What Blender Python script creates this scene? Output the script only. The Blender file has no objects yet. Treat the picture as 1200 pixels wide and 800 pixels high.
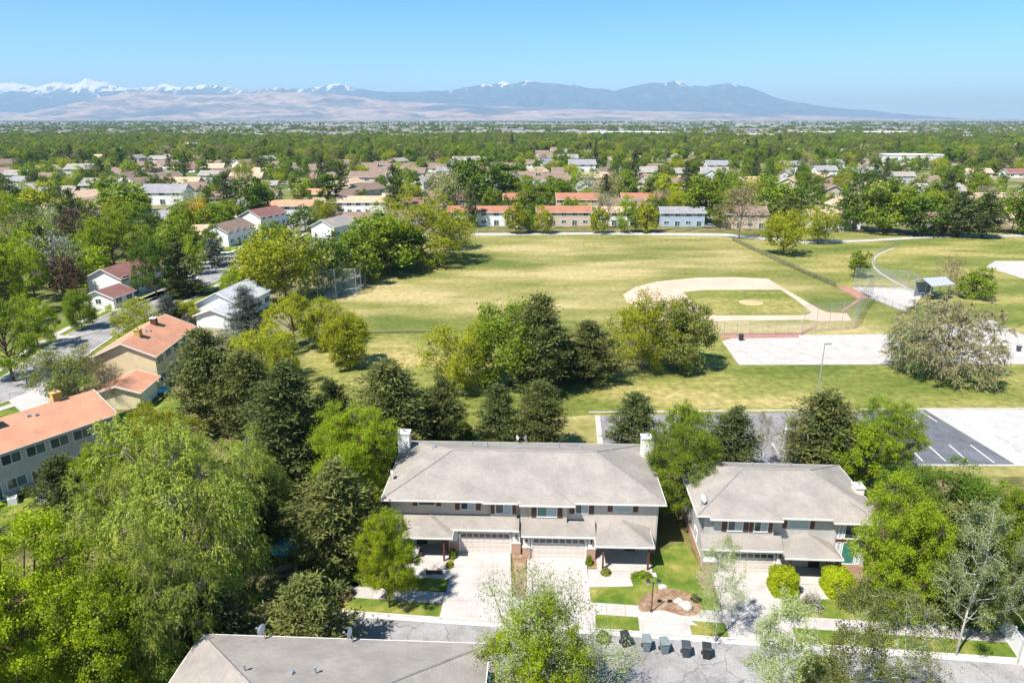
import bpy, bmesh, math, random
import numpy as np
from mathutils import Vector
R = math.radians
rnd = random.Random(7)
nrg = np.random.default_rng(11)
scene = bpy.context.scene
COL = scene.collection

# ------------------------------------------------------------------ camera
H = 38.0; FP = 800.0; TH = math.atan(260.5 / 800.0)      # drone height, focal length in photo pixels, downward pitch
SN, CS = math.sin(TH), math.cos(TH)
cam_d = bpy.data.cameras.new('camera'); cam = bpy.data.objects.new('camera', cam_d); COL.objects.link(cam)
cam.location = (0, 0, H); cam.rotation_euler = (math.pi / 2 - TH, 0, 0)
cam_d.sensor_width = 36; cam_d.lens = 24; cam_d.clip_start = 0.5; cam_d.clip_end = 200000
scene.camera = cam
# ------------------------------------------------------------------ sky, sun, exposure
SUN_EL = R(57); SUN_AZ = math.atan2(-0.73, -0.68)         # the sun stands behind the camera's left shoulder
world = bpy.data.worlds.new('World'); scene.world = world; world.use_nodes = True
wn = world.node_tree.nodes; wl = world.node_tree.links
sky = wn.new('ShaderNodeTexSky'); sky.sky_type = 'NISHITA'; sky.sun_disc = False
sky.sun_elevation = SUN_EL; sky.sun_rotation = SUN_AZ; sky.altitude = 1300
sky.air_density = 0.6; sky.dust_density = 0.15; sky.ozone_density = 3.0
wn['Background'].inputs['Strength'].default_value = 0.11
hs_ = wn.new('ShaderNodeHueSaturation'); hs_.inputs['Saturation'].default_value = 1.28; hs_.inputs['Hue'].default_value = .485
wl.new(sky.outputs['Color'], hs_.inputs['Color']); wl.new(hs_.outputs['Color'], wn['Background'].inputs['Color'])
sd = bpy.data.lights.new('sun', 'SUN'); so = bpy.data.objects.new('sun', sd); COL.objects.link(so)
sd.energy = 4.6; sd.angle = R(0.5); sd.color = (1.0, 0.965, 0.91)
so.location = (-60, -40, 120)
so.rotation_euler = Vector((-math.sin(SUN_AZ) * math.cos(SUN_EL), -math.cos(SUN_AZ) * math.cos(SUN_EL), -math.sin(SUN_EL))).to_track_quat('-Z', 'Y').to_euler()
scene.view_settings.view_transform = 'Standard'; scene.view_settings.look = 'None'
scene.view_settings.exposure = 1.06; scene.view_settings.gamma = 1.0; scene.view_settings.use_curve_mapping = False
scene.cycles.max_bounces = 6; scene.cycles.transparent_max_bounces = 24
scene.cycles.use_denoising = True

# ------------------------------------------------------------------ helpers
def at(x, y, z=0.0):
    """photo pixel -> point on the level plane z"""
    v = y - 400; k = (H - z) / (FP * SN + v * CS)
    return ((x - 600) * k, (FP * CS - v * SN) * k)
def hz(Y, y): return H - Y * math.tan(TH + math.atan((y - 400) / FP))
def P(*pts): return [at(*p) for p in pts]

def tag(o, label=None, cat=None, group=None, kind=None):
    if label: o['label'] = label
    if cat: o['category'] = cat
    if group: o['group'] = group
    if kind: o['kind'] = kind
    return o
def link(name, data, parent=None):
    o = bpy.data.objects.new(name, data); COL.objects.link(o)
    if parent: o.parent = parent
    return o
def empty(name, loc, rz=0, label=None, cat=None, group=None):
    o = link(name, None); o.location = loc; o.rotation_euler = (0, 0, rz); o.empty_display_size = .3
    return tag(o, label, cat, group)
def copy_tree(o, parent=None):
    c = o.copy(); COL.objects.link(c); c.parent = parent
    for ch in list(o.children): copy_tree(ch, c)
    return c

class MB:
    def __init__(s): s.v = []; s.f = []
    def quad(s, *p):
        n = len(s.v); s.v += [tuple(q) for q in p]; s.f.append(tuple(range(n, n + len(p)))); return s
    def box(s, x0, x1, y0, y1, z0, z1):
        n = len(s.v)
        s.v += [(x0,y0,z0),(x1,y0,z0),(x1,y1,z0),(x0,y1,z0),(x0,y0,z1),(x1,y0,z1),(x1,y1,z1),(x0,y1,z1)]
        s.f += [tuple(n+i for i in q) for q in ((3,2,1,0),(4,5,6,7),(0,1,5,4),(1,2,6,5),(2,3,7,6),(3,0,4,7))]; return s
    def prism(s, pts, z0, z1):
        n = len(s.v); m = len(pts)
        s.v += [(p[0], p[1], z0) for p in pts] + [(p[0], p[1], z1) for p in pts]
        s.f.append(tuple(n+i for i in reversed(range(m)))); s.f.append(tuple(n+m+i for i in range(m)))
        s.f += [(n+i, n+(i+1)%m, n+m+(i+1)%m, n+m+i) for i in range(m)]; return s
    def frust(s, a, za, b, zb):
        n = len(s.v); m = len(a)
        s.v += [(p[0], p[1], za) for p in a] + [(p[0], p[1], zb) for p in b]
        s.f.append(tuple(n+i for i in reversed(range(m)))); s.f.append(tuple(n+m+i for i in range(m)))
        s.f += [(n+i, n+(i+1)%m, n+m+(i+1)%m, n+m+i) for i in range(m)]; return s
    def tube(s, pts, rad, k=6, caps=True):
        n = len(s.v); pts = [Vector(p) for p in pts]
        for i, p in enumerate(pts):
            d = (pts[min(i+1, len(pts)-1)] - pts[max(i-1, 0)]).normalized()
            a = d.orthogonal().normalized(); b = d.cross(a); r = rad[i] if hasattr(rad, '__len__') else rad
            for j in range(k):
                t = 2*math.pi*j/k; s.v.append(tuple(p + (a*math.cos(t) + b*math.sin(t))*r))
        for i in range(len(pts)-1):
            for j in range(k):
                s.f.append((n+i*k+j, n+i*k+(j+1)%k, n+(i+1)*k+(j+1)%k, n+(i+1)*k+j))
        if caps:
            s.f.append(tuple(n+j for j in reversed(range(k)))); e = n+(len(pts)-1)*k
            s.f.append(tuple(e+j for j in range(k)))
        return s
    def mesh(s, name, m, smooth=False):
        me = bpy.data.meshes.new(name); me.from_pydata(s.v, [], s.f)
        if m: me.materials.append(m)
        if smooth: me.polygons.foreach_set('use_smooth', [True]*len(me.polygons))
        me.update(); return me
    def build(s, name, m, parent=None, smooth=False): return link(name, s.mesh(name, m, smooth), parent)

# ------------------------------------------------------------------ materials
MATS = {}
def nt(name):
    m = bpy.data.materials.new(name); m.use_nodes = True; MATS[name] = m
    return m, m.node_tree.nodes, m.node_tree.links, m.node_tree.nodes['Principled BSDF']
def ramp(n, stops):
    r = n.new('ShaderNodeValToRGB')
    el = r.color_ramp.elements
    while len(el) > 1: el.remove(el[-1])
    el[0].position = stops[0][0]; el[0].color = (*stops[0][1], 1)
    for p, c in stops[1:]:
        e = el.new(p); e.color = (*c, 1)
    return r
def coords(n, l, scale=(1,1,1), obj=True):
    t = n.new('ShaderNodeTexCoord'); m = n.new('ShaderNodeMapping'); m.inputs['Scale'].default_value = scale
    l.new(t.outputs['Object' if obj else 'Generated'], m.inputs['Vector']); return m.outputs['Vector']
def noise(n, l, vec, scale, detail=4, rough=.55):
    t = n.new('ShaderNodeTexNoise'); t.inputs['Scale'].default_value = scale; t.inputs['Detail'].default_value = detail; t.inputs['Roughness'].default_value = rough
    l.new(vec, t.inputs['Vector']); return t.outputs['Fac']
def mixc(n, l, fac, a, b, mode='MIX'):
    x = n.new('ShaderNodeMix'); x.data_type = 'RGBA'; x.blend_type = mode
    for sock, val in ((x.inputs['Factor'], fac), (x.inputs['A'], a), (x.inputs['B'], b)):
        pass
    ins = {'f': x.inputs[0], 'a': x.inputs[6], 'b': x.inputs[7]}
    for k, val in (('f', fac), ('a', a), ('b', b)):
        if isinstance(val, (int, float)): ins[k].default_value = val
        elif isinstance(val, tuple): ins[k].default_value = (*val, 1)
        else: l.new(val, ins[k])
    return x.outputs[2]
def bump(n, l, b, h, strength=.3, dist=.05):
    bp = n.new('ShaderNodeBump'); bp.inputs['Strength'].default_value = strength; bp.inputs['Distance'].default_value = dist
    l.new(h, bp.inputs['Height']); l.new(bp.outputs['Normal'], b.inputs['Normal'])

def plain(name, c, rough=.6, metal=0, var=.18, scale=3.0, spec=.3):
    """one base colour with blotchy wear"""
    if name in MATS: return MATS[name]
    m, n, l, b = nt(name); v = coords(n, l)
    f = noise(n, l, v, scale, 5)
    r = ramp(n, [(.25, tuple(x*(1-var) for x in c)), (.75, tuple(min(1, x*(1+var)) for x in c))])
    l.new(f, r.inputs['Fac']); l.new(r.outputs['Color'], b.inputs['Base Color'])
    b.inputs['Roughness'].default_value = rough; b.inputs['Metallic'].default_value = metal
    b.inputs['Specular IOR Level'].default_value = spec
    return m
def blotch(name, stops, scale, detail=6, stretch=(1,1,1), fine=12, finev=.25, rough=.9, bmp=.0):
    """ground cover: coarse patches through a ramp times fine grain"""
    m, n, l, b = nt(name); v = coords(n, l, stretch)
    f = noise(n, l, v, scale, detail, .62); r = ramp(n, stops); l.new(f, r.inputs['Fac'])
    v2 = coords(n, l); g = noise(n, l, v2, fine, 3)
    g2 = ramp(n, [(.3, (1-finev,)*3), (.7, (1+finev*.6,)*3)]); l.new(g, g2.inputs['Fac'])
    c = mixc(n, l, 1.0, r.outputs['Color'], g2.outputs['Color'], 'MULTIPLY')
    l.new(c, b.inputs['Base Color']); b.inputs['Roughness'].default_value = rough; b.inputs['Specular IOR Level'].default_value = .15
    if bmp: bump(n, l, b, g, bmp, .05)
    return m
def cracked(name, scale=.22, dark=.55, stain=.80):
    """adds tar-dark wandering cracks and stains to a paving material"""
    m = MATS[name]; n, l = m.node_tree.nodes, m.node_tree.links; b = n['Principled BSDF']; src = b.inputs['Base Color'].links[0].from_socket
    v = coords(n, l); nz = n.new('ShaderNodeTexNoise'); nz.inputs['Scale'].default_value = .8; l.new(v, nz.inputs['Vector'])
    w = mixc(n, l, .72, nz.outputs['Color'], v, 'MIX') if False else None
    ad = n.new('ShaderNodeVectorMath'); ad.operation = 'MULTIPLY_ADD'; ad.inputs[1].default_value = (1.6, 1.6, 0); l.new(nz.outputs['Color'], ad.inputs[0]); l.new(v, ad.inputs[2])
    vo = n.new('ShaderNodeTexVoronoi'); vo.feature = 'DISTANCE_TO_EDGE'; vo.inputs['Scale'].default_value = scale; l.new(ad.outputs[0], vo.inputs['Vector'])
    r = ramp(n, [(.0, (dark,)*3), (.012, (1, 1, 1))]); l.new(vo.outputs['Distance'], r.inputs['Fac'])
    st_ = noise(n, l, v, .35, 6, .7); r2 = ramp(n, [(.36, (stain, stain-.01, stain-.02)), (.52, (1, 1, 1))]); l.new(st_, r2.inputs['Fac'])
    c = mixc(n, l, 1.0, src, r.outputs['Color'], 'MULTIPLY'); c = mixc(n, l, 1.0, c, r2.outputs['Color'], 'MULTIPLY'); l.new(c, b.inputs['Base Color'])
def shingle(name, c, row=.15, wid=.30, var=.075):
    """courses of roof shingles: brick texture laid along the slope"""
    m, n, l, b = nt(name)
    t = n.new('ShaderNodeTexCoord'); sep = n.new('ShaderNodeSeparateXYZ'); l.new(t.outputs['Object'], sep.inputs[0])
    a1 = n.new('ShaderNodeMath'); a1.operation = 'ADD'; l.new(sep.outputs[0], a1.inputs[0]); l.new(sep.outputs[1], a1.inputs[1])
    z1 = n.new('ShaderNodeMath'); z1.operation = 'MULTIPLY'; z1.inputs[1].default_value = 2.7; l.new(sep.outputs[2], z1.inputs[0])
    cb = n.new('ShaderNodeCombineXYZ'); l.new(a1.outputs[0], cb.inputs[0]); l.new(z1.outputs[0], cb.inputs[1])
    br = n.new('ShaderNodeTexBrick'); l.new(cb.outputs[0], br.inputs['Vector']); br.inputs['Scale'].default_value = 1
    br.inputs['Brick Width'].default_value = wid; br.inputs['Row Height'].default_value = row; br.inputs['Mortar Size'].default_value = .008
    br.inputs['Bias'].default_value = 0
    br.inputs['Color1'].default_value = (*[x*(1-var) for x in c], 1); br.inputs['Color2'].default_value = (*[min(1, x*(1+var)) for x in c], 1)
    br.inputs['Mortar'].default_value = (*[x*.82 for x in c], 1)
    f = noise(n, l, t.outputs['Object'], .5, 5); r = ramp(n, [(.3, (.80,.80,.81)), (.7, (1.10,1.09,1.07))]); l.new(f, r.inputs['Fac'])
    cc = mixc(n, l, 1.0, br.outputs['Color'], r.outputs['Color'], 'MULTIPLY')
    l.new(cc, b.inputs['Base Color']); b.inputs['Roughness'].default_value = .88; b.inputs['Specular IOR Level'].default_value = .2
    bump(n, l, b, br.outputs['Fac'], .4, -.02); return m
def siding(name, c, step=.2, var=.06):
    """horizontal lap boards"""
    m, n, l, b = nt(name); t = n.new('ShaderNodeTexCoord')
    w = n.new('ShaderNodeTexWave'); w.wave_type = 'BANDS'; w.bands_direction = 'Z'; w.wave_profile = 'SAW'; w.inputs['Scale'].default_value = .314/step
    l.new(t.outputs['Object'], w.inputs['Vector'])
    f = noise(n, l, t.outputs['Object'], 1.2, 5); r = ramp(n, [(.3, tuple(x*(1-var*2) for x in c)), (.7, tuple(min(1, x*(1+var)) for x in c))]); l.new(f, r.inputs['Fac'])
    l.new(r.outputs['Color'], b.inputs['Base Color']); b.inputs['Roughness'].default_value = .6; b.inputs['Specular IOR Level'].default_value = .3
    bump(n, l, b, w.outputs['Fac'], .5, .02); return m
def brickm(name, c1, c2, mortar):
    m, n, l, b = nt(name)
    t = n.new('ShaderNodeTexCoord'); sep = n.new('ShaderNodeSeparateXYZ'); l.new(t.outputs['Object'], sep.inputs[0])
    a1 = n.new('ShaderNodeMath'); a1.operation = 'ADD'; l.new(sep.outputs[0], a1.inputs[0]); l.new(sep.outputs[1], a1.inputs[1])
    cb = n.new('ShaderNodeCombineXYZ'); l.new(a1.outputs[0], cb.inputs[0]); l.new(sep.outputs[2], cb.inputs[1])
    br = n.new('ShaderNodeTexBrick'); l.new(cb.outputs[0], br.inputs['Vector']); br.inputs['Scale'].default_value = 1
    br.inputs['Brick Width'].default_value = .24; br.inputs['Row Height'].default_value = .09; br.inputs['Mortar Size'].default_value = .012
    br.inputs['Color1'].default_value = (*c1, 1); br.inputs['Color2'].default_value = (*c2, 1); br.inputs['Mortar'].default_value = (*mortar, 1)
    l.new(br.outputs['Color'], b.inputs['Base Color']); b.inputs['Roughness'].default_value = .85
    bump(n, l, b, br.outputs['Fac'], .5, -.02); return m
def leafm(name, a, c, trans=.3, hue=.5):
    """leaf: colour differs from leaf to leaf and from plant to plant"""
    m, n, l, b = nt(name)
    g = n.new('ShaderNodeNewGeometry'); o = n.new('ShaderNodeObjectInfo')
    t = n.new('ShaderNodeTexCoord'); f = noise(n, l, t.outputs['Object'], .9, 3)
    ad = n.new('ShaderNodeMath'); ad.operation = 'MULTIPLY_ADD'; ad.inputs[1].default_value = .45; l.new(g.outputs['Random Per Island'], ad.inputs[0])
    f2 = n.new('ShaderNodeMath'); f2.operation = 'MULTIPLY_ADD'; f2.inputs[1].default_value = .55; f2.inputs[2].default_value = -.02
    l.new(f, f2.inputs[0]); l.new(f2.outputs[0], ad.inputs[2])
    r = ramp(n, [(.12, a), (.85, c)]); l.new(ad.outputs[0], r.inputs['Fac'])
    hs = n.new('ShaderNodeHueSaturation'); mr = n.new('ShaderNodeMapRange'); l.new(o.outputs['Random'], mr.inputs['Value'])
    mr.inputs['To Min'].default_value = .8; mr.inputs['To Max'].default_value = 1.18
    l.new(mr.outputs['Result'], hs.inputs['Value']); l.new(r.outputs['Color'], hs.inputs['Color'])
    l.new(hs.outputs['Color'], b.inputs['Base Color']); b.inputs['Roughness'].default_value = .6; b.inputs['Specular IOR Level'].default_value = .10
    tr = n.new('ShaderNodeBsdfTranslucent'); l.new(hs.outputs['Color'], tr.inputs['Color'])
    mx = n.new('ShaderNodeMixShader'); mx.inputs['Fac'].default_value = trans
    l.new(b.outputs[0], mx.inputs[1]); l.new(tr.outputs[0], mx.inputs[2]); l.new(mx.outputs[0], n['Material Output'].inputs['Surface'])
    return m
def glassm(name, c, rough=.08):
    m, n, l, b = nt(name); b.inputs['Base Color'].default_value = (*c, 1); b.inputs['Roughness'].default_value = rough
    b.inputs['Specular IOR Level'].default_value = .6; return m
def meshwire(name, c, open_=.8):
    """chain link far too fine to pick apart: mostly see-through wire sheet"""
    m, n, l, b = nt(name); b.inputs['Base Color'].default_value = (*c, 1); b.inputs['Metallic'].default_value = .3; b.inputs['Roughness'].default_value = .5
    tr = n.new('ShaderNodeBsdfTransparent'); mx = n.new('ShaderNodeMixShader'); mx.inputs['Fac'].default_value = open_
    l.new(b.outputs[0], mx.inputs[1]); l.new(tr.outputs[0], mx.inputs[2]); l.new(mx.outputs[0], n['Material Output'].inputs['Surface']); return m

M_ROOF = shingle('roof_greige', (.315, .284, .254)); M_ROOF_OR = shingle('roof_orange', (.55, .27, .17)); M_ROOF_MAR = shingle('roof_maroon', (.24, .115, .10))
M_ROOF_RB = shingle('roof_redbrown', (.37, .165, .105)); M_ROOF_WH = shingle('roof_pale', (.47, .48, .50)); M_ROOF_BR = shingle('roof_brown', (.235, .165, .13)); M_ROOF_TAN = shingle('roof_tan', (.50, .36, .25)); M_ROOF_GR = shingle('roof_grey', (.27, .265, .28))
M_SID = siding('siding_greige', (.60, .525, .46)); M_SID_W = siding('siding_white', (.78, .77, .75)); M_SID_G = siding('siding_grey', (.50, .485, .46)); M_SID_Y = siding('siding_cream', (.72, .61, .39))
M_SID_T = siding('siding_tan', (.56, .45, .35)); M_SID_B = siding('siding_blue', (.40, .47, .56))
M_CAP = plain('ridge_cap_shingle', (.285, .258, .235), .9, 0, .2, 2.5); M_WHITE = plain('white_paint', (.80, .79, .77), .45, 0, .05); M_FASC = plain('fascia_cream', (.74, .71, .66), .5, 0, .05)
M_SHUT = plain('shutter_brown', (.13, .05, .032), .5, 0, .2); M_BRICK = brickm('brick_red', (.36, .16, .09), (.47, .24, .14), (.45, .40, .35))
M_GDOOR = plain('garage_door_paint', (.62, .545, .49), .45, 0, .06); M_GLASS = glassm('glass_dark', (.05, .07, .075)); M_GLASS_G = glassm('glass_green', (.06, .22, .17))
M_GLASS_D = glassm('glass_teal', (.09, .14, .15), .12); M_GLASS_C = plain('glass_with_blind', (.45, .52, .52), .2, 0, .15, 6); M_DARK = plain('dark_door', (.05, .04, .035), .5); M_BLACK = plain('black_metal', (.03, .03, .032), .45)
M_CONC = blotch('concrete', [(.3, (.395, .365, .34)), (.7, (.485, .45, .42))], .6, 5, (1,1,1), 6, .10, .9)
M_CONC_OLD = blotch('concrete_weathered', [(.3, (.40, .385, .37)), (.7, (.50, .475, .45))], .5, 6, (1,1,1), 3, .14, .9)
M_CURB = blotch('kerb_concrete', [(.3, (.44, .42, .40)), (.7, (.58, .55, .52))], .8, 5, (1,1,1), 8, .15, .9)
M_ASPH = blotch('asphalt_worn', [(.3, (.25, .24, .238)), (.55, (.295, .283, .28)), (.75, (.36, .345, .335))], .35, 7, (1,1,1), 6, .18, .9)
M_ASPH_D = blotch('asphalt_dark', [(.3, (.115, .12, .14)), (.7, (.16, .166, .186))], .3, 6, (1,1,1), 5, .2, .85)
M_ASPH_P = blotch('asphalt_lot', [(.3, (.20, .19, .20)), (.7, (.28, .265, .27))], .3, 6, (1,1,1), 5, .2, .85)
cracked('asphalt_worn'); cracked('asphalt_dark', .12, .7); cracked('asphalt_lot', .12, .7); cracked('concrete', .05, .85, .93); cracked('concrete_weathered', .1, .8, .9)
M_PAINT = plain('road_paint', (.52, .50, .45), .7, 0, .15, 5)
M_LAWN = blotch('lawn_front', [(.36, (.070, .120, .014)), (.47, (.115, .165, .022)), (.57, (.20, .21, .04)), (.69, (.36, .29, .10))], .42, 8, (1,1,1), 14, .3, .9, .3)
M_PARK = blotch('lawn_park', [(.38, (.115, .14, .028)), (.45, (.18, .185, .048)), (.52, (.26, .235, .08)), (.61, (.40, .325, .15))], .03, 11, (.6,1.5,1), .9, .27, .95)
M_PARK_G = blotch('lawn_park_green', [(.36, (.11, .14, .025)), (.48, (.175, .19, .042)), (.56, (.27, .245, .075)), (.66, (.40, .32, .13))], .045, 10, (.6,1.4,1), .9, .36, .95)
M_YARD = blotch('yard_ground', [(.3, (.06, .07, .02)), (.5, (.14, .13, .045)), (.62, (.25, .20, .10)), (.75, (.30, .24, .15))], .25, 7, (1,1,1), 8, .35, .95, .3)
M_MULCH = blotch('mulch', [(.3, (.17, .095, .055)), (.5, (.28, .18, .115)), (.7, (.40, .29, .20))], 1.3, 7, (1,1,1), 10, .4, .95, .5)
M_DIRT = blotch('infield_dirt', [(.3, (.50, .345, .255)), (.7, (.60, .445, .345))], .12, 6, (1,1,1), 2, .1, .95)
M_MOUND = blotch('mound_clay', [(.3, (.52, .31, .16)), (.7, (.60, .38, .22))], .3, 5, (1,1,1), 3, .12, .95)
M_RED = blotch('red_cinder', [(.3, (.31, .15, .11)), (.7, (.40, .22, .17))], .3, 5, (1,1,1), 3, .15, .95)
M_BARK = plain('bark_brown', (.13, .085, .055), .9, 0, .4, 4); M_BARK_G = plain('bark_grey', (.24, .20, .165), .9, 0, .35, 4); M_BARK_W = plain('bark_white', (.56, .54, .50), .75, 0, .2, 6)
M_ROCK = plain('boulder_stone', (.50, .46, .41), .9, 0, .3, 3); M_STEEL = plain('galvanised_steel', (.42, .43, .44), .4, .5, .1); M_WIRE = meshwire('chain_link', (.38, .40, .40), .80)
M_NET = meshwire('cage_netting', (.20, .25, .22), .72); M_PVC = plain('vinyl_white', (.86, .86, .87), .35, 0, .03); M_YEL = plain('chimney_ochre', (.50, .33, .10), .7, 0, .15)
M_BLUE = plain('canvas_blue', (.03, .30, .46), .7, 0, .15); M_RUB = plain('tyre_rubber', (.025, .025, .025), .8); M_DISH = plain('dish_grey', (.62, .64, .66), .35, .1, .05)
L = {
 'maple': leafm('leaf_bright_green', (.115, .185, .010), (.47, .58, .028), .44), 'green': leafm('leaf_mid_green', (.080, .135, .012), (.34, .44, .034), .42),
 'deep': leafm('leaf_deep_green', (.036, .078, .011), (.18, .265, .028), .34), 'lime': leafm('leaf_yellow_green', (.17, .20, .010), (.53, .55, .035), .42),
 'vivid': leafm('leaf_vivid_green', (.15, .215, .008), (.54, .65, .025), .46),
 'olive': leafm('leaf_olive', (.10, .125, .026), (.31, .325, .075), .35), 'feather': leafm('leaf_feathery', (.13, .18, .022), (.55, .61, .115), .46),
 'pine': leafm('needle_pine', (.042, .060, .017), (.235, .245, .065), .22), 'pinedk': leafm('needle_dark', (.030, .048, .016), (.165, .190, .052), .18),
 'blue': leafm('needle_blue', (.055, .072, .055), (.175, .200, .155), .12), 'silver': leafm('leaf_silver', (.20, .21, .16), (.42, .41, .33), .3),
 'plum': leafm('leaf_plum', (.055, .030, .022), (.17, .10, .06), .25), 'gold': leafm('leaf_gold', (.40, .27, .01), (.66, .47, .03), .35),
 'bud': leafm('leaf_bud_beige', (.27, .245, .11), (.58, .53, .30), .38), 'tan': leafm('leaf_tan', (.22, .16, .08), (.40, .31, .18), .35),
 'pale': leafm('leaf_pale', (.22, .28, .09), (.52, .58, .24), .42), 'hedge': leafm('leaf_hedge', (.25, .33, .012), (.60, .68, .025), .42),
}

# ================================================================== SETTING
def sheet(name, pts, z, m, parent=None, kind='structure'):
    bm = bmesh.new(); vs = [bm.verts.new((x, y, z)) for x, y in pts]; f = bm.faces.new(vs)
    if f.normal.z < 0: f.normal_flip()
    f.normal_update()
    if f.normal.z < 0: f.normal_flip()
    bmesh.ops.triangulate(bm, faces=bm.faces[:])
    me = bpy.data.meshes.new(name); bm.to_mesh(me); bm.free(); me.materials.append(m)
    o = link(name, me, parent)
    if not parent: tag(o, kind=kind)
    return o
def slab(name, pts, z0, z1, m, parent=None):
    """a sheet with real thickness"""
    a = sum(pts[i][0]*pts[(i+1)%len(pts)][1] - pts[(i+1)%len(pts)][0]*pts[i][1] for i in range(len(pts)))
    if a < 0: pts = pts[::-1]
    mb = MB(); mb.prism(pts, z0, z1); o = mb.build(name, m, parent)
    if not parent: tag(o, kind='structure')
    return o
def smooth_pts(pts, n=4, closed=True):
    out = []; k = len(pts)
    for i in range(k if closed else k-1):
        p0, p1, p2, p3 = [np.array(pts[(i+d) % k] if closed else pts[min(max(i+d, 0), k-1)]) for d in (-1, 0, 1, 2)]
        for t in np.linspace(0, 1, n, endpoint=False):
            out.append(tuple(.5*((2*p1) + (p2-p0)*t + (2*p0-5*p1+4*p2-p3)*t*t + (3*p1-p0-3*p2+p3)*t**3)))
    if not closed: out.append(tuple(pts[-1]))
    return out
# ground: one sheet out to the mountains, fine near the camera
def ground():
    ax = [0]; s = 40.0
    while ax[-1] < 60000:
        ax.append(min(60000, ax[-1] + s)); s *= 1.22
    ax = np.array([-v for v in ax[:0:-1]] + ax); n = len(ax)
    X, Y = np.meshgrid(ax, ax); v = np.stack([X.ravel(), Y.ravel(), np.zeros(n*n)], 1)
    f = [(j*n+i, j*n+i+1, (j+1)*n+i+1, (j+1)*n+i) for j in range(n-1) for i in range(n-1)]
    m, nn, l, b = nt('ground_suburb'); t = coords(nn, l)
    f1 = noise(nn, l, t, .02, 8, .65); r1 = ramp(nn, [(.33, (.055, .085, .02)), (.46, (.13, .15, .04)), (.55, (.22, .19, .10)), (.66, (.30, .27, .23))]); l.new(f1, r1.inputs['Fac'])
    f2 = noise(nn, l, coords(nn, l, (.35, 1, 1)), .0022, 9, .7); r2 = ramp(nn, [(.36, (.045, .07, .035)), (.48, (.08, .10, .06)), (.56, (.17, .165, .14)), (.66, (.36, .34, .32))]); l.new(f2, r2.inputs['Fac'])
    sp = nn.new('ShaderNodeSeparateXYZ'); l.new(t, sp.inputs[0]); mr = nn.new('ShaderNodeMapRange'); l.new(sp.outputs[1], mr.inputs['Value'])
    mr.inputs['From Min'].default_value = 900; mr.inputs['From Max'].default_value = 2500
    c = mixc(nn, l, mr.outputs['Result'], r1.outputs['Color'], r2.outputs['Color']); l.new(c, b.inputs['Base Color']); b.inputs['Roughness'].default_value = .95; b.inputs['Specular IOR Level'].default_value = .1
    me = bpy.data.meshes.new('ground'); me.from_pydata(v.tolist(), [], f); me.materials.append(m)
    tag(link('ground', me), kind='structure')
ground()

# ---- the near street: kerb line from the photograph, running slightly towards the camera to the right
KA, KB = np.array(at(420, 719)), np.array(at(1180, 773)); KD = (KB-KA)/np.linalg.norm(KB-KA); KN = np.array([-KD[1], KD[0]])
K0 = np.array([0.0, KA[1] + (0-KA[0])*KD[1]/KD[0]])
def st(u, w):                    # along the kerb, back from the kerb
    p = K0 + KD*u + KN*w; return (float(p[0]), float(p[1]))
def quadst(u0, u1, w0, w1): return [st(u0, w0), st(u1, w0), st(u1, w1), st(u0, w1)]
sheet('yard', [(-75, 20), (90, 20), (90, 84), (-30, 90), (-44, 100), (-75, 100)], .02, M_YARD)
sheet('street', quadst(-17, 90, -6.6, -.42), .04, M_ASPH)
# gutter pan and kerb, broken by the dropped kerbs of the driveways
slab('gutter', quadst(-17, 90, -.42, 0), .0, .055, M_CURB)
slab('gutter', quadst(-17, 90, -7.0, -6.6), .0, .055, M_CURB)
def uw(x, y):
    d = np.array(at(x, y)) - K0; return float(d@KD), float(d@KN)
DRV = [(uw(520, 722)[0], uw(602, 728)[0]), (uw(617, 730)[0], uw(693, 736)[0]), (uw(862, 752)[0], uw(935, 757)[0])]
segs = [(-17, DRV[0][0]), (DRV[1][1], DRV[2][0]), (DRV[2][1], 90)]
for a, b_ in segs: slab('kerb', quadst(a, b_, 0, .16), 0, .15, M_CURB)
SW0, SW1 = 1.75, 3.15
pav = slab('pavement', quadst(-15.2, 90, SW0, SW1), 0, .10, M_CURB)
u = -15.0
while u < 44:
    slab('slab', quadst(u+.012, u+1.488, SW0+.01, SW1-.01), .09, .13, M_CONC, pav); u += 1.5
for a, b_ in (segs[0], (uw(698, 740)[0], uw(750, 746)[0]), (uw(812, 752)[0], uw(856, 755)[0]), segs[2]): sheet('verge', quadst(a, b_, .16, SW0), .125, M_LAWN)
slab('kerbside_apron', quadst(segs[1][0], segs[1][1], .16, SW0), 0, .115, M_CONC)
# driveways
def drive(pts, cols, rows):
    base = slab('driveway', pts, 0, .135, M_CURB)
    a, b_, c, d = [np.array(p) for p in pts]              # street left, street right, house right, house left
    g = .012
    for i in range(cols):
        for j in range(rows):
            q = []
            for (s_, t_) in ((i/cols, j/rows), ((i+1)/cols, j/rows), ((i+1)/cols, (j+1)/rows), (i/cols, (j+1)/rows)):
                q.append((a*(1-s_)+b_*s_)*(1-t_) + (d*(1-s_)+c*s_)*t_)
            ce = sum(q)/4; q = [tuple(ce + (p-ce)*(1-g)) for p in q]
            slab('slab', q, .12, .16, M_CONC, base)
drive([st(DRV[0][0]-.3, 0), st(DRV[0][1], 0), (-.15, 53.9), (-5.1, 53.9)], 2, 4)
drive([st(DRV[1][0], 0), st(DRV[1][1]+.2, 0), (6.75, 53.3), (1.4, 53.3)], 2, 4)
drive([st(DRV[2][0]-.2, 0), st(DRV[2][1], 0), (22.9, 51.0), (17.5, 51.0)], 2, 4)
slab('mulch_strip', [st(DRV[0][1]+.05, 3.2), st(DRV[1][0]-.05, 3.2), (1.2, 53.2), (.0, 53.8)], 0, .15, M_MULCH)
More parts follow.
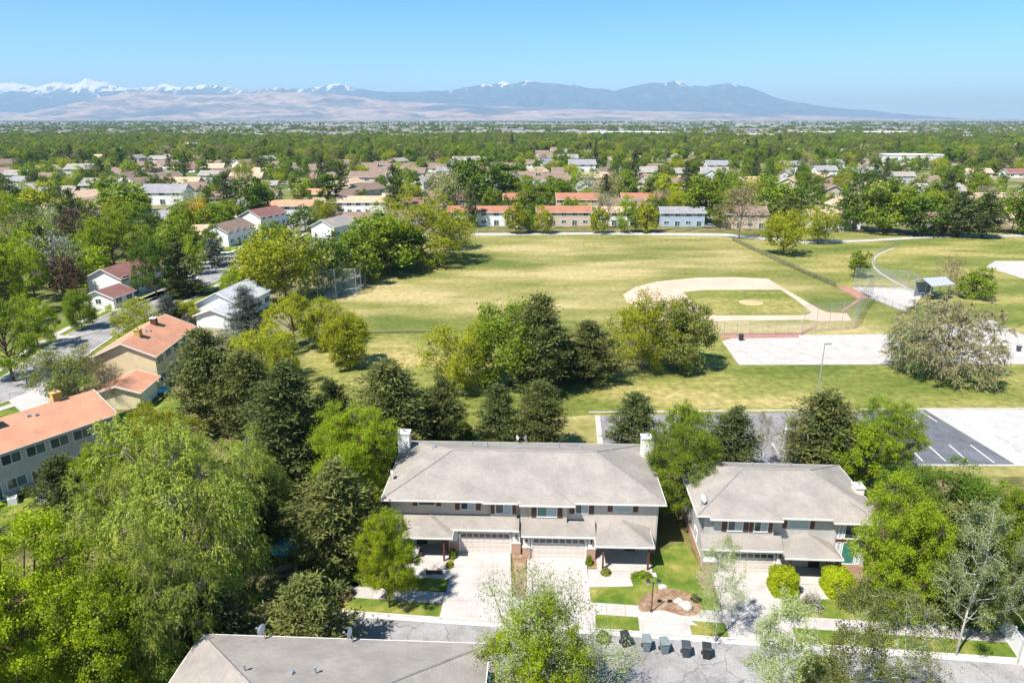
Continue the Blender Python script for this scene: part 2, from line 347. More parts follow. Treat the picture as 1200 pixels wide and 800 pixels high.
# front lawns, planting bed, porch walks
slab('lawn', P((350, 668), (528, 668), (522, 693), (350, 690)), 0, .10, M_LAWN)
slab('lawn', smooth_pts(P((692, 668), (742, 664), (768, 652), (800, 636), (822, 668), (838, 700), (846, 728), (826, 735), (760, 726), (694, 719)), 3), 0, .11, M_LAWN)
slab('lawn', P((912, 690), (1020, 686), (1200, 690), (1200, 746), (925, 731)), 0, .10, M_LAWN)
slab('planting_bed', smooth_pts(P((748, 706), (762, 695), (785, 691), (808, 697), (822, 712), (814, 722), (798, 722), (775, 716), (752, 718)), 4), 0, .15, M_MULCH)
slab('pad', P((748, 719), (762, 719), (776, 717.5), (790, 720), (803, 725), (818, 734), (790, 733), (748, 728)), 0, .155, M_CONC)
slab('porch_walk', P((689, 668), (735, 668), (742, 688), (690, 689)), 0, .14, M_CONC)
slab('porch_walk', P((486, 660), (538, 660), (534, 680), (484, 677)), 0, .14, M_CONC)
slab('porch_walk', P((905, 690), (965, 688), (972, 703), (912, 703)), 0, .14, M_CONC)
slab('planting_bed', P((683, 655), (700, 655), (735, 666), (690, 667)), 0, .13, M_MULCH)
slab('planting_bed', P((520, 655), (538, 651), (538, 662), (508, 662)), 0, .13, M_MULCH)
slab('planting_bed', P((815, 668), (835, 676), (838, 690), (822, 690)), 0, .13, M_MULCH)
slab('gravel_patch', P((390, 690), (420, 680), (422, 705), (392, 712)), 0, .10, M_MULCH)

# ---- the park
sheet('park_lawn', [at(690, 520), at(560, 520), at(330, 520), at(330, 440), at(375, 400), at(390, 352), at(440, 318), at(470, 296), at(545, 276), at(545, 270), at(1190, 268), (330, 260), (330, 84), (60, 68), (20, 66)], .04, M_PARK)
sheet('park_lawn_near', P((400, 391), (520, 390), (720, 398), (850, 398), (862, 428), (1300, 428), (1300, 479), (690, 486), (560, 500), (340, 500), (345, 440)), .06, M_PARK_G)
sheet('park_lawn_outer', P((865, 283), (1250, 276), (1250, 360), (1190, 385), (1140, 366), (1020, 352)), .06, M_PARK_G)
z3 = lambda L_: [(720+x/4, 280+y/4) for x, y in L_]
dirt = z3([(40,262),(100,226),(200,201),(380,183),(560,180),(720,188),(790,230),(960,330),(1000,345),(1090,350),(1112,385),(950,387),(900,380),(520,385),(400,395),(300,380),(160,345),(60,300)])
sheet('infield', P(*dirt), .08, M_DIRT)
sheet('infield_grass', P(*z3([(322,250),(420,240),(780,240),(860,292),(925,345),(900,358),(480,360),(432,348),(360,290)])), .10, M_PARK_G)
mx_, my_ = at(880, 355); mb = MB(); seg = 20
mb.frust([(mx_+2.9*math.cos(2*math.pi*i/seg), my_+2.7*math.sin(2*math.pi*i/seg)) for i in range(seg)], .05, [(mx_+.9*math.cos(2*math.pi*i/seg), my_+.8*math.sin(2*math.pi*i/seg)) for i in range(seg)], .35)
tag(mb.build('pitching_mound', M_MOUND), kind='structure')
sheet('plaza', P((846, 400), (868, 393.5), (1045, 392), (1120, 378), (1160, 374), (1215, 400), (1215, 427), (866, 428)), .08, M_CONC)
sheet('red_track', P((979, 336), (992, 336), (1022, 348), (1008, 352)), .10, M_RED)
sheet('dugout_floor', P((846, 391), (936, 390), (936, 396), (846, 397)), .10, M_RED)
sheet('red_path', P((936, 390), (957, 381), (958, 383), (938, 393)), .10, M_RED)
sheet('red_path', P((985, 365), (1005, 351), (1008, 352), (988, 366)), .10, M_RED)
sheet('spectator_pad', P((998, 337), (1062, 337), (1084, 344), (1063, 367), (1020, 350)), .10, M_CONC)
sheet('second_infield', P((1155, 313), (1166, 306), (1260, 306), (1260, 345), (1200, 327)), .08, M_CONC)
sheet('path', smooth_pts(P((430, 277), (560, 273.6), (700, 272.6), (850, 274), (850, 277), (700, 275.2), (560, 276.2), (430, 280)), 1), .10, M_CONC_OLD)
sheet('path', smooth_pts(P((850, 274), (945, 283.4), (1020, 281), (1100, 276.6), (1250, 275), (1250, 277), (1100, 278.6), (1020, 283.2), (945, 286), (850, 277)), 1), .11, M_CONC_OLD)
sheet('bare_earth', P((520, 268), (850, 262), (1100, 266), (1250, 266), (1250, 273), (1100, 273), (850, 272), (520, 273)), .07, M_YARD)
# car park beyond the houses
sheet('car_park', P((700, 488), (1083, 481), (1190, 545), (1080, 546), (860, 560), (700, 525)), .08, M_ASPH_P)
sheet('car_park_dark', P((1012, 482.5), (1083, 481.3), (1188, 544), (1010, 545)), .10, M_ASPH_D)
sheet('car_park_apron', P((1083, 480), (1300, 480), (1300, 546), (1190, 545)), .09, M_CONC_OLD)
for a, b_, w in (((690, 484), (1083, 480), .2), ((1083, 480), (1300, 479), .2), ((1075, 546), (1300, 547), .2)):
    p, q = np.array(at(*a)), np.array(at(*b_)); nrm = np.array([-(q-p)[1], (q-p)[0]]); nrm /= np.linalg.norm(nrm)
    slab('kerb', [tuple(p), tuple(q), tuple(q+nrm*w), tuple(p+nrm*w)], 0, .16, M_CURB)
p, q = np.array(at(697, 488)), np.array(at(701, 530)); slab('kerb', [tuple(p), tuple(p+[.7, 0]), tuple(q+[.7, 0]), tuple(q)], 0, .16, M_CONC)
for a, b_ in (((1060,482.6),(1075,495)), ((1079,482.4),(1098,495)), ((1042,483),(1054,495)), ((1087,522),(1108,541)), ((1112,522),(1135,542)), ((1137,522),(1165,543)), ((1063,522),(1081,541)), ((1040,522),(1056,541)),
              ((877,500),(868,516)), ((921,500),(918,524)), ((905,520),(912,532))):
    p, q = np.array(at(*a)), np.array(at(*b_)); d = (q-p)/np.linalg.norm(q-p); nrm = np.array([-d[1], d[0]])*.10
    sheet('bay_line', [tuple(p-nrm), tuple(q-nrm), tuple(q+nrm), tuple(p+nrm)], .12, M_PAINT)

# ---- residential street on the left: runs away from the camera past the orange-roofed townhouses
rc = smooth_pts(P((-140, 500), (-60, 478), (20, 452), (78, 412), (128, 381), (185, 352), (240, 326), (285, 302), (318, 284), (345, 268), (362, 252)), 5, False)
def offs(line, w0, w1):
    a, b_ = [], []
    for i, p in enumerate(line):
        d = np.array(line[min(i+1, len(line)-1)]) - np.array(line[max(i-1, 0)]); d = d/np.linalg.norm(d); nrm = np.array([-d[1], d[0]])
        a.append(tuple(np.array(p)+nrm*w0)); b_.append(tuple(np.array(p)+nrm*w1))
    return a + b_[::-1]
slab('lawn_strip', offs(rc, -11, 11), 0, .03, M_LAWN)
sheet('side_street', offs(rc, -4.2, 4.2), .05, M_ASPH)
for sgn in (-1, 1):
    slab('kerb', offs(rc, sgn*4.2, sgn*4.5), 0, .14, M_CURB)
    slab('pavement', offs(rc, sgn*6.0, sgn*7.3), 0, .12, M_CONC)
for pts in (((10,470),(60,448),(120,466),(40,496)), ((75,400),(50,392),(95,395),(120,388)), ((96,358),(135,366),(150,360),(110,352)), ((148,362),(170,352),(215,338),(190,346))):
    slab('driveway', P(*pts), 0, .15, M_CONC)
slab('lawn', P((130, 500), (165, 480), (215, 455), (210, 480), (165, 520)), 0, .06, M_LAWN)
slab('lawn', P((0, 590), (130, 560), (150, 620), (0, 650)), 0, .06, M_LAWN)
slab('lawn', P((72, 352), (150, 352), (200, 338), (205, 345), (125, 368), (90, 372)), 0, .05, M_LAWN)

# ================================================================== TREE SHAPES
def quad_mesh(name, c, t, b_, m):
    """leaf-sized diamonds: centre, half-length vector, half-width vector"""
    n = len(c); v = np.stack([c - t, c - b_, c + t, c + b_], 1).reshape(-1, 3).astype(np.float32)
    me = bpy.data.meshes.new(name); me.vertices.add(n*4); me.vertices.foreach_set('co', v.ravel())
    me.loops.add(n*4); me.loops.foreach_set('vertex_index', np.arange(n*4, dtype=np.int32))
    me.polygons.add(n); me.polygons.foreach_set('loop_start', np.arange(0, n*4, 4, dtype=np.int32)); me.polygons.foreach_set('loop_total', np.full(n, 4, np.int32))
    me.materials.append(m); me.update(calc_edges=True); return me
def unit(a): return a/np.maximum(np.linalg.norm(a, axis=-1, keepdims=True), 1e-9)
def leaf_frames(g, n, size, aspect, up=.35, axis=None, axw=0, out=None, ow=0):
    t = g.normal(size=(n, 3)); t[:, 2] *= .6
    if axis is not None: t = unit(t) + axis*axw
    t = unit(t); nrm = g.normal(size=(n, 3)) + np.array([0, 0, up])
    if out is not None: nrm = nrm + out*ow
    nrm = unit(nrm); b_ = unit(np.cross(nrm, t))
    s = size*g.uniform(.65, 1.35, (n, 1)); return t*s*.5, b_*s*.5*aspect
class Tree: pass
PROTO = {}
def limb(mb, a, b_, r0, r1, g, k=5, n=3, sag=.08):
    a, b_ = np.array(a, float), np.array(b_, float); d = np.linalg.norm(b_-a); pts = []
    for i in range(n+1):
        t = i/n; p = a*(1-t)+b_*t
        if 0 < i < n: p = p + g.normal(size=3)*d*.05
        p[2] += -sag*d*(4*t*(1-t))*.5; pts.append(tuple(p))
    mb.tube(pts, [r0+(r1-r0)*i/n for i in range(n+1)], k, False)
def broadleaf(seed, h=10., w=8., nl=18, ncl=14, nlf=100, size=.21, aspect=.62, base=.16, sig=.32, twigs=True, strand=False, fill=1.0, shape='round', lr=(.26, .42)):
    g = np.random.default_rng(seed); Rw = w/2; cz = h*(base + (1-base)*.48); Rh = h*(1-base)*.5
    tb = MB(); fork = h*(base+.12)
    tb.tube([(0,0,-.1), (g.normal()*.06, g.normal()*.06, fork*.5), (0, 0, fork), (g.normal()*.2, g.normal()*.2, h*.72), (0, 0, h*.9)], [.034*h*.55, .025*h*.55, .021*h*.55, .010*h*.5, .004*h], 7)
    lob = []
    for i in range(nl):
        u_ = (i+.5)/nl; zc = 1-2*u_*.93; ph = i*2.39996 + g.normal()*.3; rr = math.sqrt(max(0, 1-zc*zc))
        q = g.uniform(.58, .92); e = 1.0
        if shape == 'vase': e = .62 + .48*(zc*.5+.5)
        if shape == 'cone': e = 1.05 - .5*(zc*.5+.5)
        lob.append((np.array([math.cos(ph)*rr*Rw*q*e, math.sin(ph)*rr*Rw*q*e, cz + zc*Rh*(q+.06)]), g.uniform(*lr)*Rw))
    lob.append((np.array([0, 0, cz + Rh*.25]), .45*Rw))
    C, O = [], []
    for c, r in lob:
        zz = min(max(c[2]*.55, fork*.7), h*.5); limb(tb, (0, 0, zz), c, .008*h, .003*h, g)
        n = max(3, int(ncl*fill*(r/(.4*Rw))**2))
        d = unit(g.normal(size=(n, 3)) + unit(c-np.array([0,0,cz]))*.35); pts = c + d*r*g.uniform(.35, 1.0, (n, 1))**.6*np.array([1, 1, .82])
        for p in pts:
            if p[2] < h*base*.8: continue
            C.append(p); O.append(unit(p - np.array([0, 0, cz-Rh*.4])))
            if twigs: limb(tb, c, p, .0026*h, .001*h, g, 3, 1, 0)
    C = np.array(C); O = np.array(O); n = len(C)
    if strand:
        per = max(3, nlf//9); c_, t_, b2 = [], [], []; nst = 14 if nlf > 100 else 9
        for ci, oi in zip(C, O):
            m = per; d0 = unit(g.normal(size=(m, 3))*.8 + oi*.8 + np.array([0, 0, .25])); ln = g.uniform(.5, 1.25, (m, 1))*sig*2.4
            for s in np.linspace(.1, 1, nst):
                p = ci + d0*ln*s; p[:, 2] -= (s**2)*ln[:, 0]*.62
                tang = unit(d0 - np.array([0, 0, 1])*s*1.1); t, b_ = leaf_frames(g, m, size, aspect, .8, tang, 1.6, unit(oi*.7+d0*.5), 1.0)
                c_.append(p + g.normal(size=p.shape)*.05); t_.append(t); b2.append(b_)
        c_, t_, b2 = np.concatenate(c_), np.concatenate(t_), np.concatenate(b2)
    else:
        N = n*nlf; idx = np.repeat(np.arange(n), nlf)
        c_ = C[idx] + g.normal(size=(N, 3))*sig*g.uniform(.6, 1.25, (n, 1))[idx]*np.array([1, 1, .75])
        t_, b2 = leaf_frames(g, N, size, aspect, .7, None, 0, unit(O[idx]*.6 + unit(c_-C[idx])*.6), 1.1)
    return tb, (c_, t_, b2), h, w
def conifer(seed, h=12., w=6., wh=15, nb=6, ncl=6, nlf=42, size=.34, env='pine', asp=.30, droop=.1):
    g = np.random.default_rng(seed); tb = MB(); tb.tube([(0,0,-.1), (0,0,h*.5), (g.normal()*.1, g.normal()*.1, h*.98)], [.02*h, .012*h, .002*h], 7)
    C, A = [], []
    for i in range(wh):
        t = .10 + .87*(i/(wh-1)); z = h*t
        e = (1-t)**.85*1.02 + .05 if env == 'spruce' else (min(1, (t+.25)*1.6)*(1-t)**.62*1.15 + .07)
        for j in range(nb if t < .85 else 4):
            ph = 2*math.pi*(j/nb) + i*.9 + g.normal()*.25; ln = w/2*e*g.uniform(.72, 1.12)
            d = np.array([math.cos(ph), math.sin(ph), 0.]); z0 = z + g.normal()*.02*h
            rise = (.28 if env == 'pine' else -droop)*ln
            end = np.array([0, 0, z0]) + d*ln + np.array([0, 0, rise]); limb(tb, (0, 0, z0), end, .005*h*(1.1-t), .001*h, g, 4, 2, .1)
            m = max(2, int(ncl*(.35+e*.75)))
            for s in np.linspace(.28, 1.0, m):
                p = np.array([0, 0, z0]) + (end-np.array([0, 0, z0]))*s; sd_ = np.array([-d[1], d[0], 0])*g.normal()*ln*.17*(1.1-s*.4)
                C.append(p + sd_ + np.array([0, 0, g.normal()*.12])); A.append(unit(d + np.array([0, 0, .35])))
    C.append(np.array([0, 0, h*.97])); A.append(np.array([0, 0, 1.]))
    C, A = np.array(C), np.array(A); n = len(C); N = n*nlf; idx = np.repeat(np.arange(n), nlf); sg = .029*h*(1.0 if env == 'pine' else .8)
    c_ = C[idx] + g.normal(size=(N, 3))*sg*np.array([1, 1, .62]); dirv = unit(c_ - C[idx] + A[idx]*sg*.8)
    t, b_ = leaf_frames(g, N, size, asp, .8, dirv, 1.4, dirv, .8)
    return tb, (c_, t, b_), h, w
def aspen(seed, h=11., w=5., leaves=15000, size=.115, nprim=26, k2=6, k3=4, base=.22):
    """white stem, rising bare boughs, a thin scatter of young leaves"""
    g = np.random.default_rng(seed); tb = MB(); tips = []
    tb.tube([(0,0,-.1), (.06, .02, h*.3), (g.normal()*.15, g.normal()*.15, h*.65), (g.normal()*.2, g.normal()*.2, h*.97)], [.011*h, .008*h, .0045*h, .001*h], 7)
    for i in range(nprim):
        t = base + (.93-base)*(i/(nprim-1)); ph = i*2.4 + g.normal()*.4; ln = w/2*(1.15*(1-t)**.6+.15)*g.uniform(.75, 1.15)*1.1
        d = unit(np.array([math.cos(ph), math.sin(ph), g.uniform(.45, 1.0)])); a = np.array([0, 0, h*t]); e = a + d*ln; limb(tb, a, e, .0032*h*(1.25-t), .0009*h, g, 5, 3, .12)
        for j in range(k2):
            s = g.uniform(.3, 1); p = a + (e-a)*s; d2 = unit(d + g.normal(size=3)*.55); e2 = p + d2*ln*g.uniform(.25, .5); limb(tb, p, e2, .0011*h, .0005*h, g, 3, 2, .1)
            for q in range(k3):
                s2 = g.uniform(.3, 1); p2 = p + (e2-p)*s2; e3 = p2 + unit(d2 + g.normal(size=3)*.6)*ln*g.uniform(.1, .26); limb(tb, p2, e3, .0008*h, .0004*h, g, 3, 1, 0); tips.append(e3)
    tips = np.array(tips); idx = g.integers(0, len(tips), leaves); c_ = tips[idx] + g.normal(size=(leaves, 3))*.16
    t, b_ = leaf_frames(g, leaves, size, .7); return tb, (c_, t, b_), h, w
def reg(name, res, lm, bark):
    tb, (c, t, b_), h, w = res
    # true extents so that pixel measurements give the finished size
    w = 2*np.percentile(np.abs(c[:, :2]).max(1), 97)
    PROTO[name] = (tb.mesh(name + '_trunk', bark, True), quad_mesh(name + '_crown', c, t, b_, lm), float(np.percentile(c[:, 2], 99.7)), float(w))
reg('bl1', broadleaf(1), L['maple'], M_BARK); reg('bl2', broadleaf(2, 11, 8, 20, 13, 90, .21, .6, .12, .32), L['maple'], M_BARK)
reg('bl3', broadleaf(3, 9, 8.5, 14, 15, 90, .25, .62, .10, .44, lr=(.34, .52)), L['maple'], M_BARK)
reg('vase', broadleaf(4, 9, 10, 18, 12, 70, .25, .5, .12, .46, shape='vase', lr=(.34, .5)), L['lime'], M_BARK_G)
reg('airy', broadleaf(5, 9, 8, 18, 11, 80, .12, .55, .14, .42, fill=.85), L['pale'], M_BARK_G)
reg('fea1', broadleaf(6, 15, 13, 26, 18, 126, .24, .30, .10, .62, strand=True), L['feather'], M_BARK_G)
reg('fea2', broadleaf(7, 13, 12, 24, 17, 126, .24, .30, .12, .62, strand=True), L['feather'], M_BARK_G)
reg('wil', broadleaf(8, 10, 13, 30, 15, 90, .30, .28, .10, .42, strand=True, lr=(.30, .46)), L['bud'], M_BARK_G)
reg('pin1', conifer(9), L['pine'], M_BARK); reg('pin2', conifer(10, 12, 7, 13, 6, 6, 44, .38), L['pine'], M_BARK); reg('pin3', conifer(15, 10, 7, 11, 6, 6, 46, .36), L['pinedk'], M_BARK)
reg('spr1', conifer(12, 12, 6.2, 20, 7, 6, 26, .36, 'spruce', .2), L['blue'], M_BARK)
reg('asp1', aspen(13), L['pale'], M_BARK_W); reg('asp2', aspen(14, 10, 6, 10000, .11, 22, 7, 5), L['olive'], M_BARK_W)
reg('bh1', broadleaf(41, 11, 9, 26, 20, 150, .125, .62, .12, .27), L['maple'], M_BARK); reg('bh2', broadleaf(42, 11, 8.5, 28, 19, 150, .125, .62, .10, .27), L['maple'], M_BARK)
# lighter versions for trees a hundred metres and more away
reg('mb1', broadleaf(21, 10, 8, 14, 9, 32, .48, .7, .10, .5, False, lr=(.34, .5)), L['green'], M_BARK); reg('mb2', broadleaf(22, 11, 8, 16, 8, 32, .46, .7, .08, .5, False, lr=(.32, .48)), L['green'], M_BARK)
reg('mb3', broadleaf(23, 9, 9, 13, 9, 32, .48, .6, .10, .55, False, lr=(.34, .5)), L['green'], M_BARK); reg('mvase', broadleaf(24, 9, 9.5, 16, 10, 32, .42, .55, .14, .5, False, shape='vase', lr=(.34, .5)), L['lime'], M_BARK)
reg('mair', broadleaf(25, 9, 8, 14, 7, 22, .36, .5, .14, .55, True), L['bud'], M_BARK_G); reg('mpin', conifer(26, 12, 6, 10, 5, 4, 18, .7), L['pinedk'], M_BARK)
reg('mspr', conifer(27, 12, 6, 13, 6, 4, 14, .65, 'spruce', .25), L['blue'], M_BARK); reg('mpop', broadleaf(28, 14, 4.5, 14, 8, 30, .5, .7, .05, .45, False), L['deep'], M_BARK)

def setmat(o, m):
    o.material_slots[0].link = 'OBJECT'; o.material_slots[0].material = m
NAMES = {'maple': 'maple_tree', 'pine': 'pine_tree'}
def put_tree(name, proto, leaf, label, X, Y, h, w, group=None, bark=None, cat='tree'):
    tm, cm, ph, pw = PROTO[proto]; r = empty(name, (X, Y, 0), rnd.uniform(0, 6.28), label, cat, group); r.scale = (w/pw, w/pw, h/ph)
    t = link('trunk', tm, r); c = link('crown', cm, r)
    setmat(c, L[leaf])
    if bark: setmat(t, bark)
    return r
TREES = []                # footprint list, so scattered trees keep clear
def tree(name, proto, leaf, label, bx, by, top, wpx, group=None, bark=None):
    """base pixel on the ground, pixel of the top, crown width in pixels"""
    X, Y = at(bx, by); h = max(1.2, hz(Y, top)); w = wpx*(Y*CS + (H-h*.6)*SN)/FP
    TREES.append((X, Y, w/2)); return put_tree(name, proto, leaf, label, X, Y, h, w, group, bark)

# ================================================================== BUILDINGS
def fb(mb, face, pl, u0, u1, z0, z1, n0, n1):
    """box on a wall: u along the wall, n out from it"""
    if face == 'f': return mb.box(u0, u1, pl-n1, pl-n0, z0, z1)
    if face == 'b': return mb.box(u0, u1, pl+n0, pl+n1, z0, z1)
    if face == 'l': return mb.box(pl-n1, pl-n0, u0, u1, z0, z1)
    return mb.box(pl+n0, pl+n1, u0, u1, z0, z1)
def window(root, face, pl, u0, u1, z0, z1, panes=2, frame=None, glass=None, shut=None, fw=.07):
    f = MB()
    for a in ((u0, u1, z0, z0+fw), (u0, u1, z1-fw, z1), (u0, u0+fw, z0+fw, z1-fw), (u1-fw, u1, z0+fw, z1-fw)): fb(f, face, pl, *a, -.02, .07)
    for i in range(1, panes):
        c = u0 + (u1-u0)*i/panes; fb(f, face, pl, c-fw*.4, c+fw*.4, z0+fw, z1-fw, -.02, .055)
    o = f.build('window', frame or M_WHITE, root)
    for i in range(panes):
        a, b_ = u0 + (u1-u0)*i/panes, u0 + (u1-u0)*(i+1)/panes
        g = glass[i % len(glass)] if glass else M_GLASS
        fb(MB(), face, pl, a+fw*.4+.003, b_-fw*.4-.003, z0+fw+.003, z1-fw-.003, -.02, .025).build('pane', g, o)
    if shut:
        for a in (u0-.08-shut, u1+.08):
            s = MB(); fb(s, face, pl, a, a+shut, z0-.03, z1+.03, -.02, .05)
            so_ = s.build('shutter', M_SHUT, root)
            fb(MB(), face, pl, a+.05, a+shut-.05, z0+.05, z1-.05, .052, .066).build('raised_panel', M_SHUT, so_)
    return o
def hip_mesh(x0, x1, y0, y1, ze, zr, left=True, right=True, th=.16, alongx=True):
    """hipped roof: eave rectangle, ridge along x (or along y)"""
    mb = MB()
    if alongx:
        yc = (y0+y1)/2; run = (y1-y0)/2; a = (x0+(run if left else 0), yc, zr); b_ = (x1-(run if right else 0), yc, zr)
        A, B, C_, D = (x0,y0,ze), (x1,y0,ze), (x1,y1,ze), (x0,y1,ze)
        mb.quad(A, B, b_, a); mb.quad(C_, D, a, b_); mb.quad(D, A, a); mb.quad(B, C_, b_)
    else:
        xc = (x0+x1)/2; run = (x1-x0)/2; a = (xc, y0+(run if left else 0), zr); b_ = (xc, y1-(run if right else 0), zr)
        A, B, C_, D = (x0,y0,ze), (x1,y0,ze), (x1,y1,ze), (x0,y1,ze)
        mb.quad(A, B, a); mb.quad(B, C_, b_, a); mb.quad(C_, D, b_); mb.quad(D, A, a, b_)
    lo = [(x0,y0,ze-th),(x1,y0,ze-th),(x1,y1,ze-th),(x0,y1,ze-th)]; up = [A, B, C_, D]
    mb.quad(*lo[::-1])
    for i in range(4): mb.quad(lo[i], lo[(i+1)%4], up[(i+1)%4], up[i])
    return mb
def ridge_caps(root, x0, x1, y0, y1, ze, zr):
    """overlapping cap shingles along the ridge and the four hips (ridge along x)"""
    run = (y1-y0)/2; yc = (y0+y1)/2; a = (x0+run, yc, zr); b_ = (x1-run, yc, zr); mb = MB()
    for p, q in ((a, b_), ((x0,y0,ze), a), ((x0,y1,ze), a), ((x1,y0,ze), b_), ((x1,y1,ze), b_)): mb.tube([(*p[:2], p[2]+.0), (*q[:2], q[2]+.0)], .09, 6)
    return mb.build('ridge_cap', M_CAP, root)
def gable_mesh(x0, x1, y0, y1, ze, zr, th=.16):
    """two roof slabs, ridge along x"""
    yc = (y0+y1)/2; mb = MB()
    for ya in (y0, y1):
        o = [(x0,ya,ze),(x1,ya,ze),(x1,yc,zr),(x0,yc,zr)]; lo = [(x,y,z-th) for x,y,z in o]
        if ya == y1: o, lo = o[::-1], lo[::-1]
        mb.quad(*o); mb.quad(*lo[::-1])
        for i in range(4): mb.quad(lo[i], lo[(i+1)%4], o[(i+1)%4], o[i])
    return mb
def gable_wall(x0, x1, y0, y1, ze, zr):
    yc = (y0+y1)/2; mb = MB(); v = lambda x: [(x,y0,0),(x,y1,0),(x,y1,ze),(x,yc,zr),(x,y0,ze)]
    a, b_ = v(x0), v(x1); mb.quad(*a[::-1]); mb.quad(*b_)
    for i in range(5): mb.quad(a[i], a[(i+1)%5], b_[(i+1)%5], b_[i])
    return mb
def gutter_ring(root, x0, x1, y0, y1, z, m=None):
    mb = MB(); e = .06
    mb.box(x0-e, x1+e, y0-e, y0-.003, z-.15, z-.01); mb.box(x0-e, x1+e, y1+.003, y1+e, z-.15, z-.01)
    mb.box(x0-e, x0-.003, y0-.003, y1+.003, z-.15, z-.01); mb.box(x1+.003, x1+e, y0-.003, y1+.003, z-.15, z-.01)
    return mb.build('gutter', m or M_FASC, root)
def garage_door(root, u0, u1, pl, z1=2.15, rows=4, cols=8, m=None):
    """sectional door: recessed panels in rows, the top row glazed"""
    m = m or M_GDOOR; d = MB(); d.box(u0, u1, pl-.03, pl+.06, .1, z1); o = d.build('garage_door', m, root); hh = (z1-.1)/rows; ww = (u1-u0)/cols
    pm = None; wm = None
    for r in range(rows):
        for c in range(cols):
            top = r == rows-1
            if pm is None:
                pm = MB().box(-ww/2+.06, ww/2-.06, -.02, .02, -hh/2+.07, hh/2-.07).mesh('panel', m); wm = MB().box(-ww/2+.05, ww/2-.05, -.02, .02, -hh/2+.09, hh/2-.09).mesh('pane', M_GLASS)
            k = link('pane' if top else 'panel', wm if top else pm, o); k.location = (u0+ww*(c+.5), pl-.035, .1+hh*(r+.5))
    return o
def dish(root, x, y, z, rz=0, s=1.0, nm='satellite_dish'):
    r = link(nm, None, root); r.location = (x, y, z); r.rotation_euler = (0, 0, rz); r.scale = (s, s, s)
    MB().tube([(0,0,-.1),(0,0,.55),(0,-.08,.75)], .03, 6).build('mast', M_STEEL, r)
    k = MB(); ring = []
    for i, (ra, dp) in enumerate(((.0, .0), (.16, .015), (.28, .05), (.38, .10))):
        ring.append([(ra*math.cos(2*math.pi*j/14), -.1-dp, .85+ra*1.1*math.sin(2*math.pi*j/14)) for j in range(14)])
    for a, b_ in zip(ring, ring[1:]):
        for j in range(14): k.quad(a[j], a[(j+1)%14], b_[(j+1)%14], b_[j])
    k.build('reflector', M_DISH, r, True); MB().tube([(0,-.2,.5),(0,-.6,.8)], .02, 5).box(-.05,.05,-.68,-.56,.77,.87).build('feed_arm', M_STEEL, r); return r
def roof_vent(root, x, y, z):
    o = MB().tube([(x,y,z-.2),(x,y,z+.35)], .06, 7).tube([(x,y,z+.35),(x,y,z+.42)], .11, 7).build('vent_pipe', M_STEEL, root); return o
def box_vent(root, x, y, z):
    return MB().frust([(x-.22,y-.22),(x+.22,y-.22),(x+.22,y+.22),(x-.22,y+.22)], z-.12, [(x-.14,y-.14),(x+.14,y-.14),(x+.14,y+.14),(x-.14,y+.14)], z+.16).build('box_vent', M_STEEL, root)
def chimney(root, x0, x1, y0, y1, z0, z1, m, cap=True):
    o = MB().box(x0, x1, y0, y1, z0, z1).build('chimney', m, root)
    if cap:
        MB().box(x0-.07, x1+.07, y0-.07, y1+.07, z1+.003, z1+.12).build('chimney_cap', M_FASC if m != M_YEL else M_YEL, o)
        xc, yc = (x0+x1)/2, (y0+y1)/2; MB().tube([(xc, yc, z1), (xc, yc, z1+.45)], .14, 8).build('flue', M_STEEL, o)
    return o
def lantern(root, x, y, z):
    o = MB().box(x-.07, x+.07, y-.16, y-.03, z, z+.28).frust([(x-.1,y-.19),(x+.1,y-.19),(x+.1,y),(x-.1,y)], z+.283, [(x-.02,y-.11),(x+.02,y-.11),(x+.02,y-.07),(x-.02,y-.07)], z+.38).box(x-.03, x+.03, y-.03, y+.02, z+.1, z+.2).build('wall_lantern', M_BLACK, root); return o
def brick_pier(root, x0, x1, y0, y1, h=1.25, top=2.5):
    o = MB().box(x0, x1, y0, y1, 0, h).build('brick_pier', M_BRICK, root)
    MB().box(x0-.03, x1+.03, y0-.03, y1, h+.003, h+.08).build('pier_cap', M_CONC, o); MB().box(x0+.06, x1-.06, y0+.05, y1, h+.083, top).build('pier_shaft', M_FASC, o)
def door_trim(root, u0, u1, pl, zt):
    """cream surround with clipped upper corners"""
    mb = MB(); c = .38
    mb.box(u0-.16, u0-.003, pl-.09, pl+.02, .1, zt-c); mb.box(u1+.003, u1+.16, pl-.09, pl+.02, .1, zt-c); mb.box(u0+c, u1-c, pl-.09, pl+.02, zt+.003, zt+.16)
    for s, u in ((1, u0), (-1, u1)):
        a = [(u-s*.16, zt-c), (u-s*.003, zt-c), (u+s*c, zt), (u+s*c, zt+.16)]; n = len(mb.v); P4 = a
        for yy in (pl-.09, pl+.02): mb.v += [(x, yy, z) for x, z in P4]
        mb.f += [(n,n+1,n+2,n+3), (n+7,n+6,n+5,n+4)] + [(n+i, n+4+i, n+4+(i+1)%4, n+(i+1)%4) for i in range(4)]
    return mb.build('garage_surround', M_FASC, root)
def porch_posts(root, xs, y, z1, m=None):
    for x in xs: MB().box(x-.08, x+.08, y-.08, y+.08, .2, z1).build('porch_post', m or M_SHUT, root)

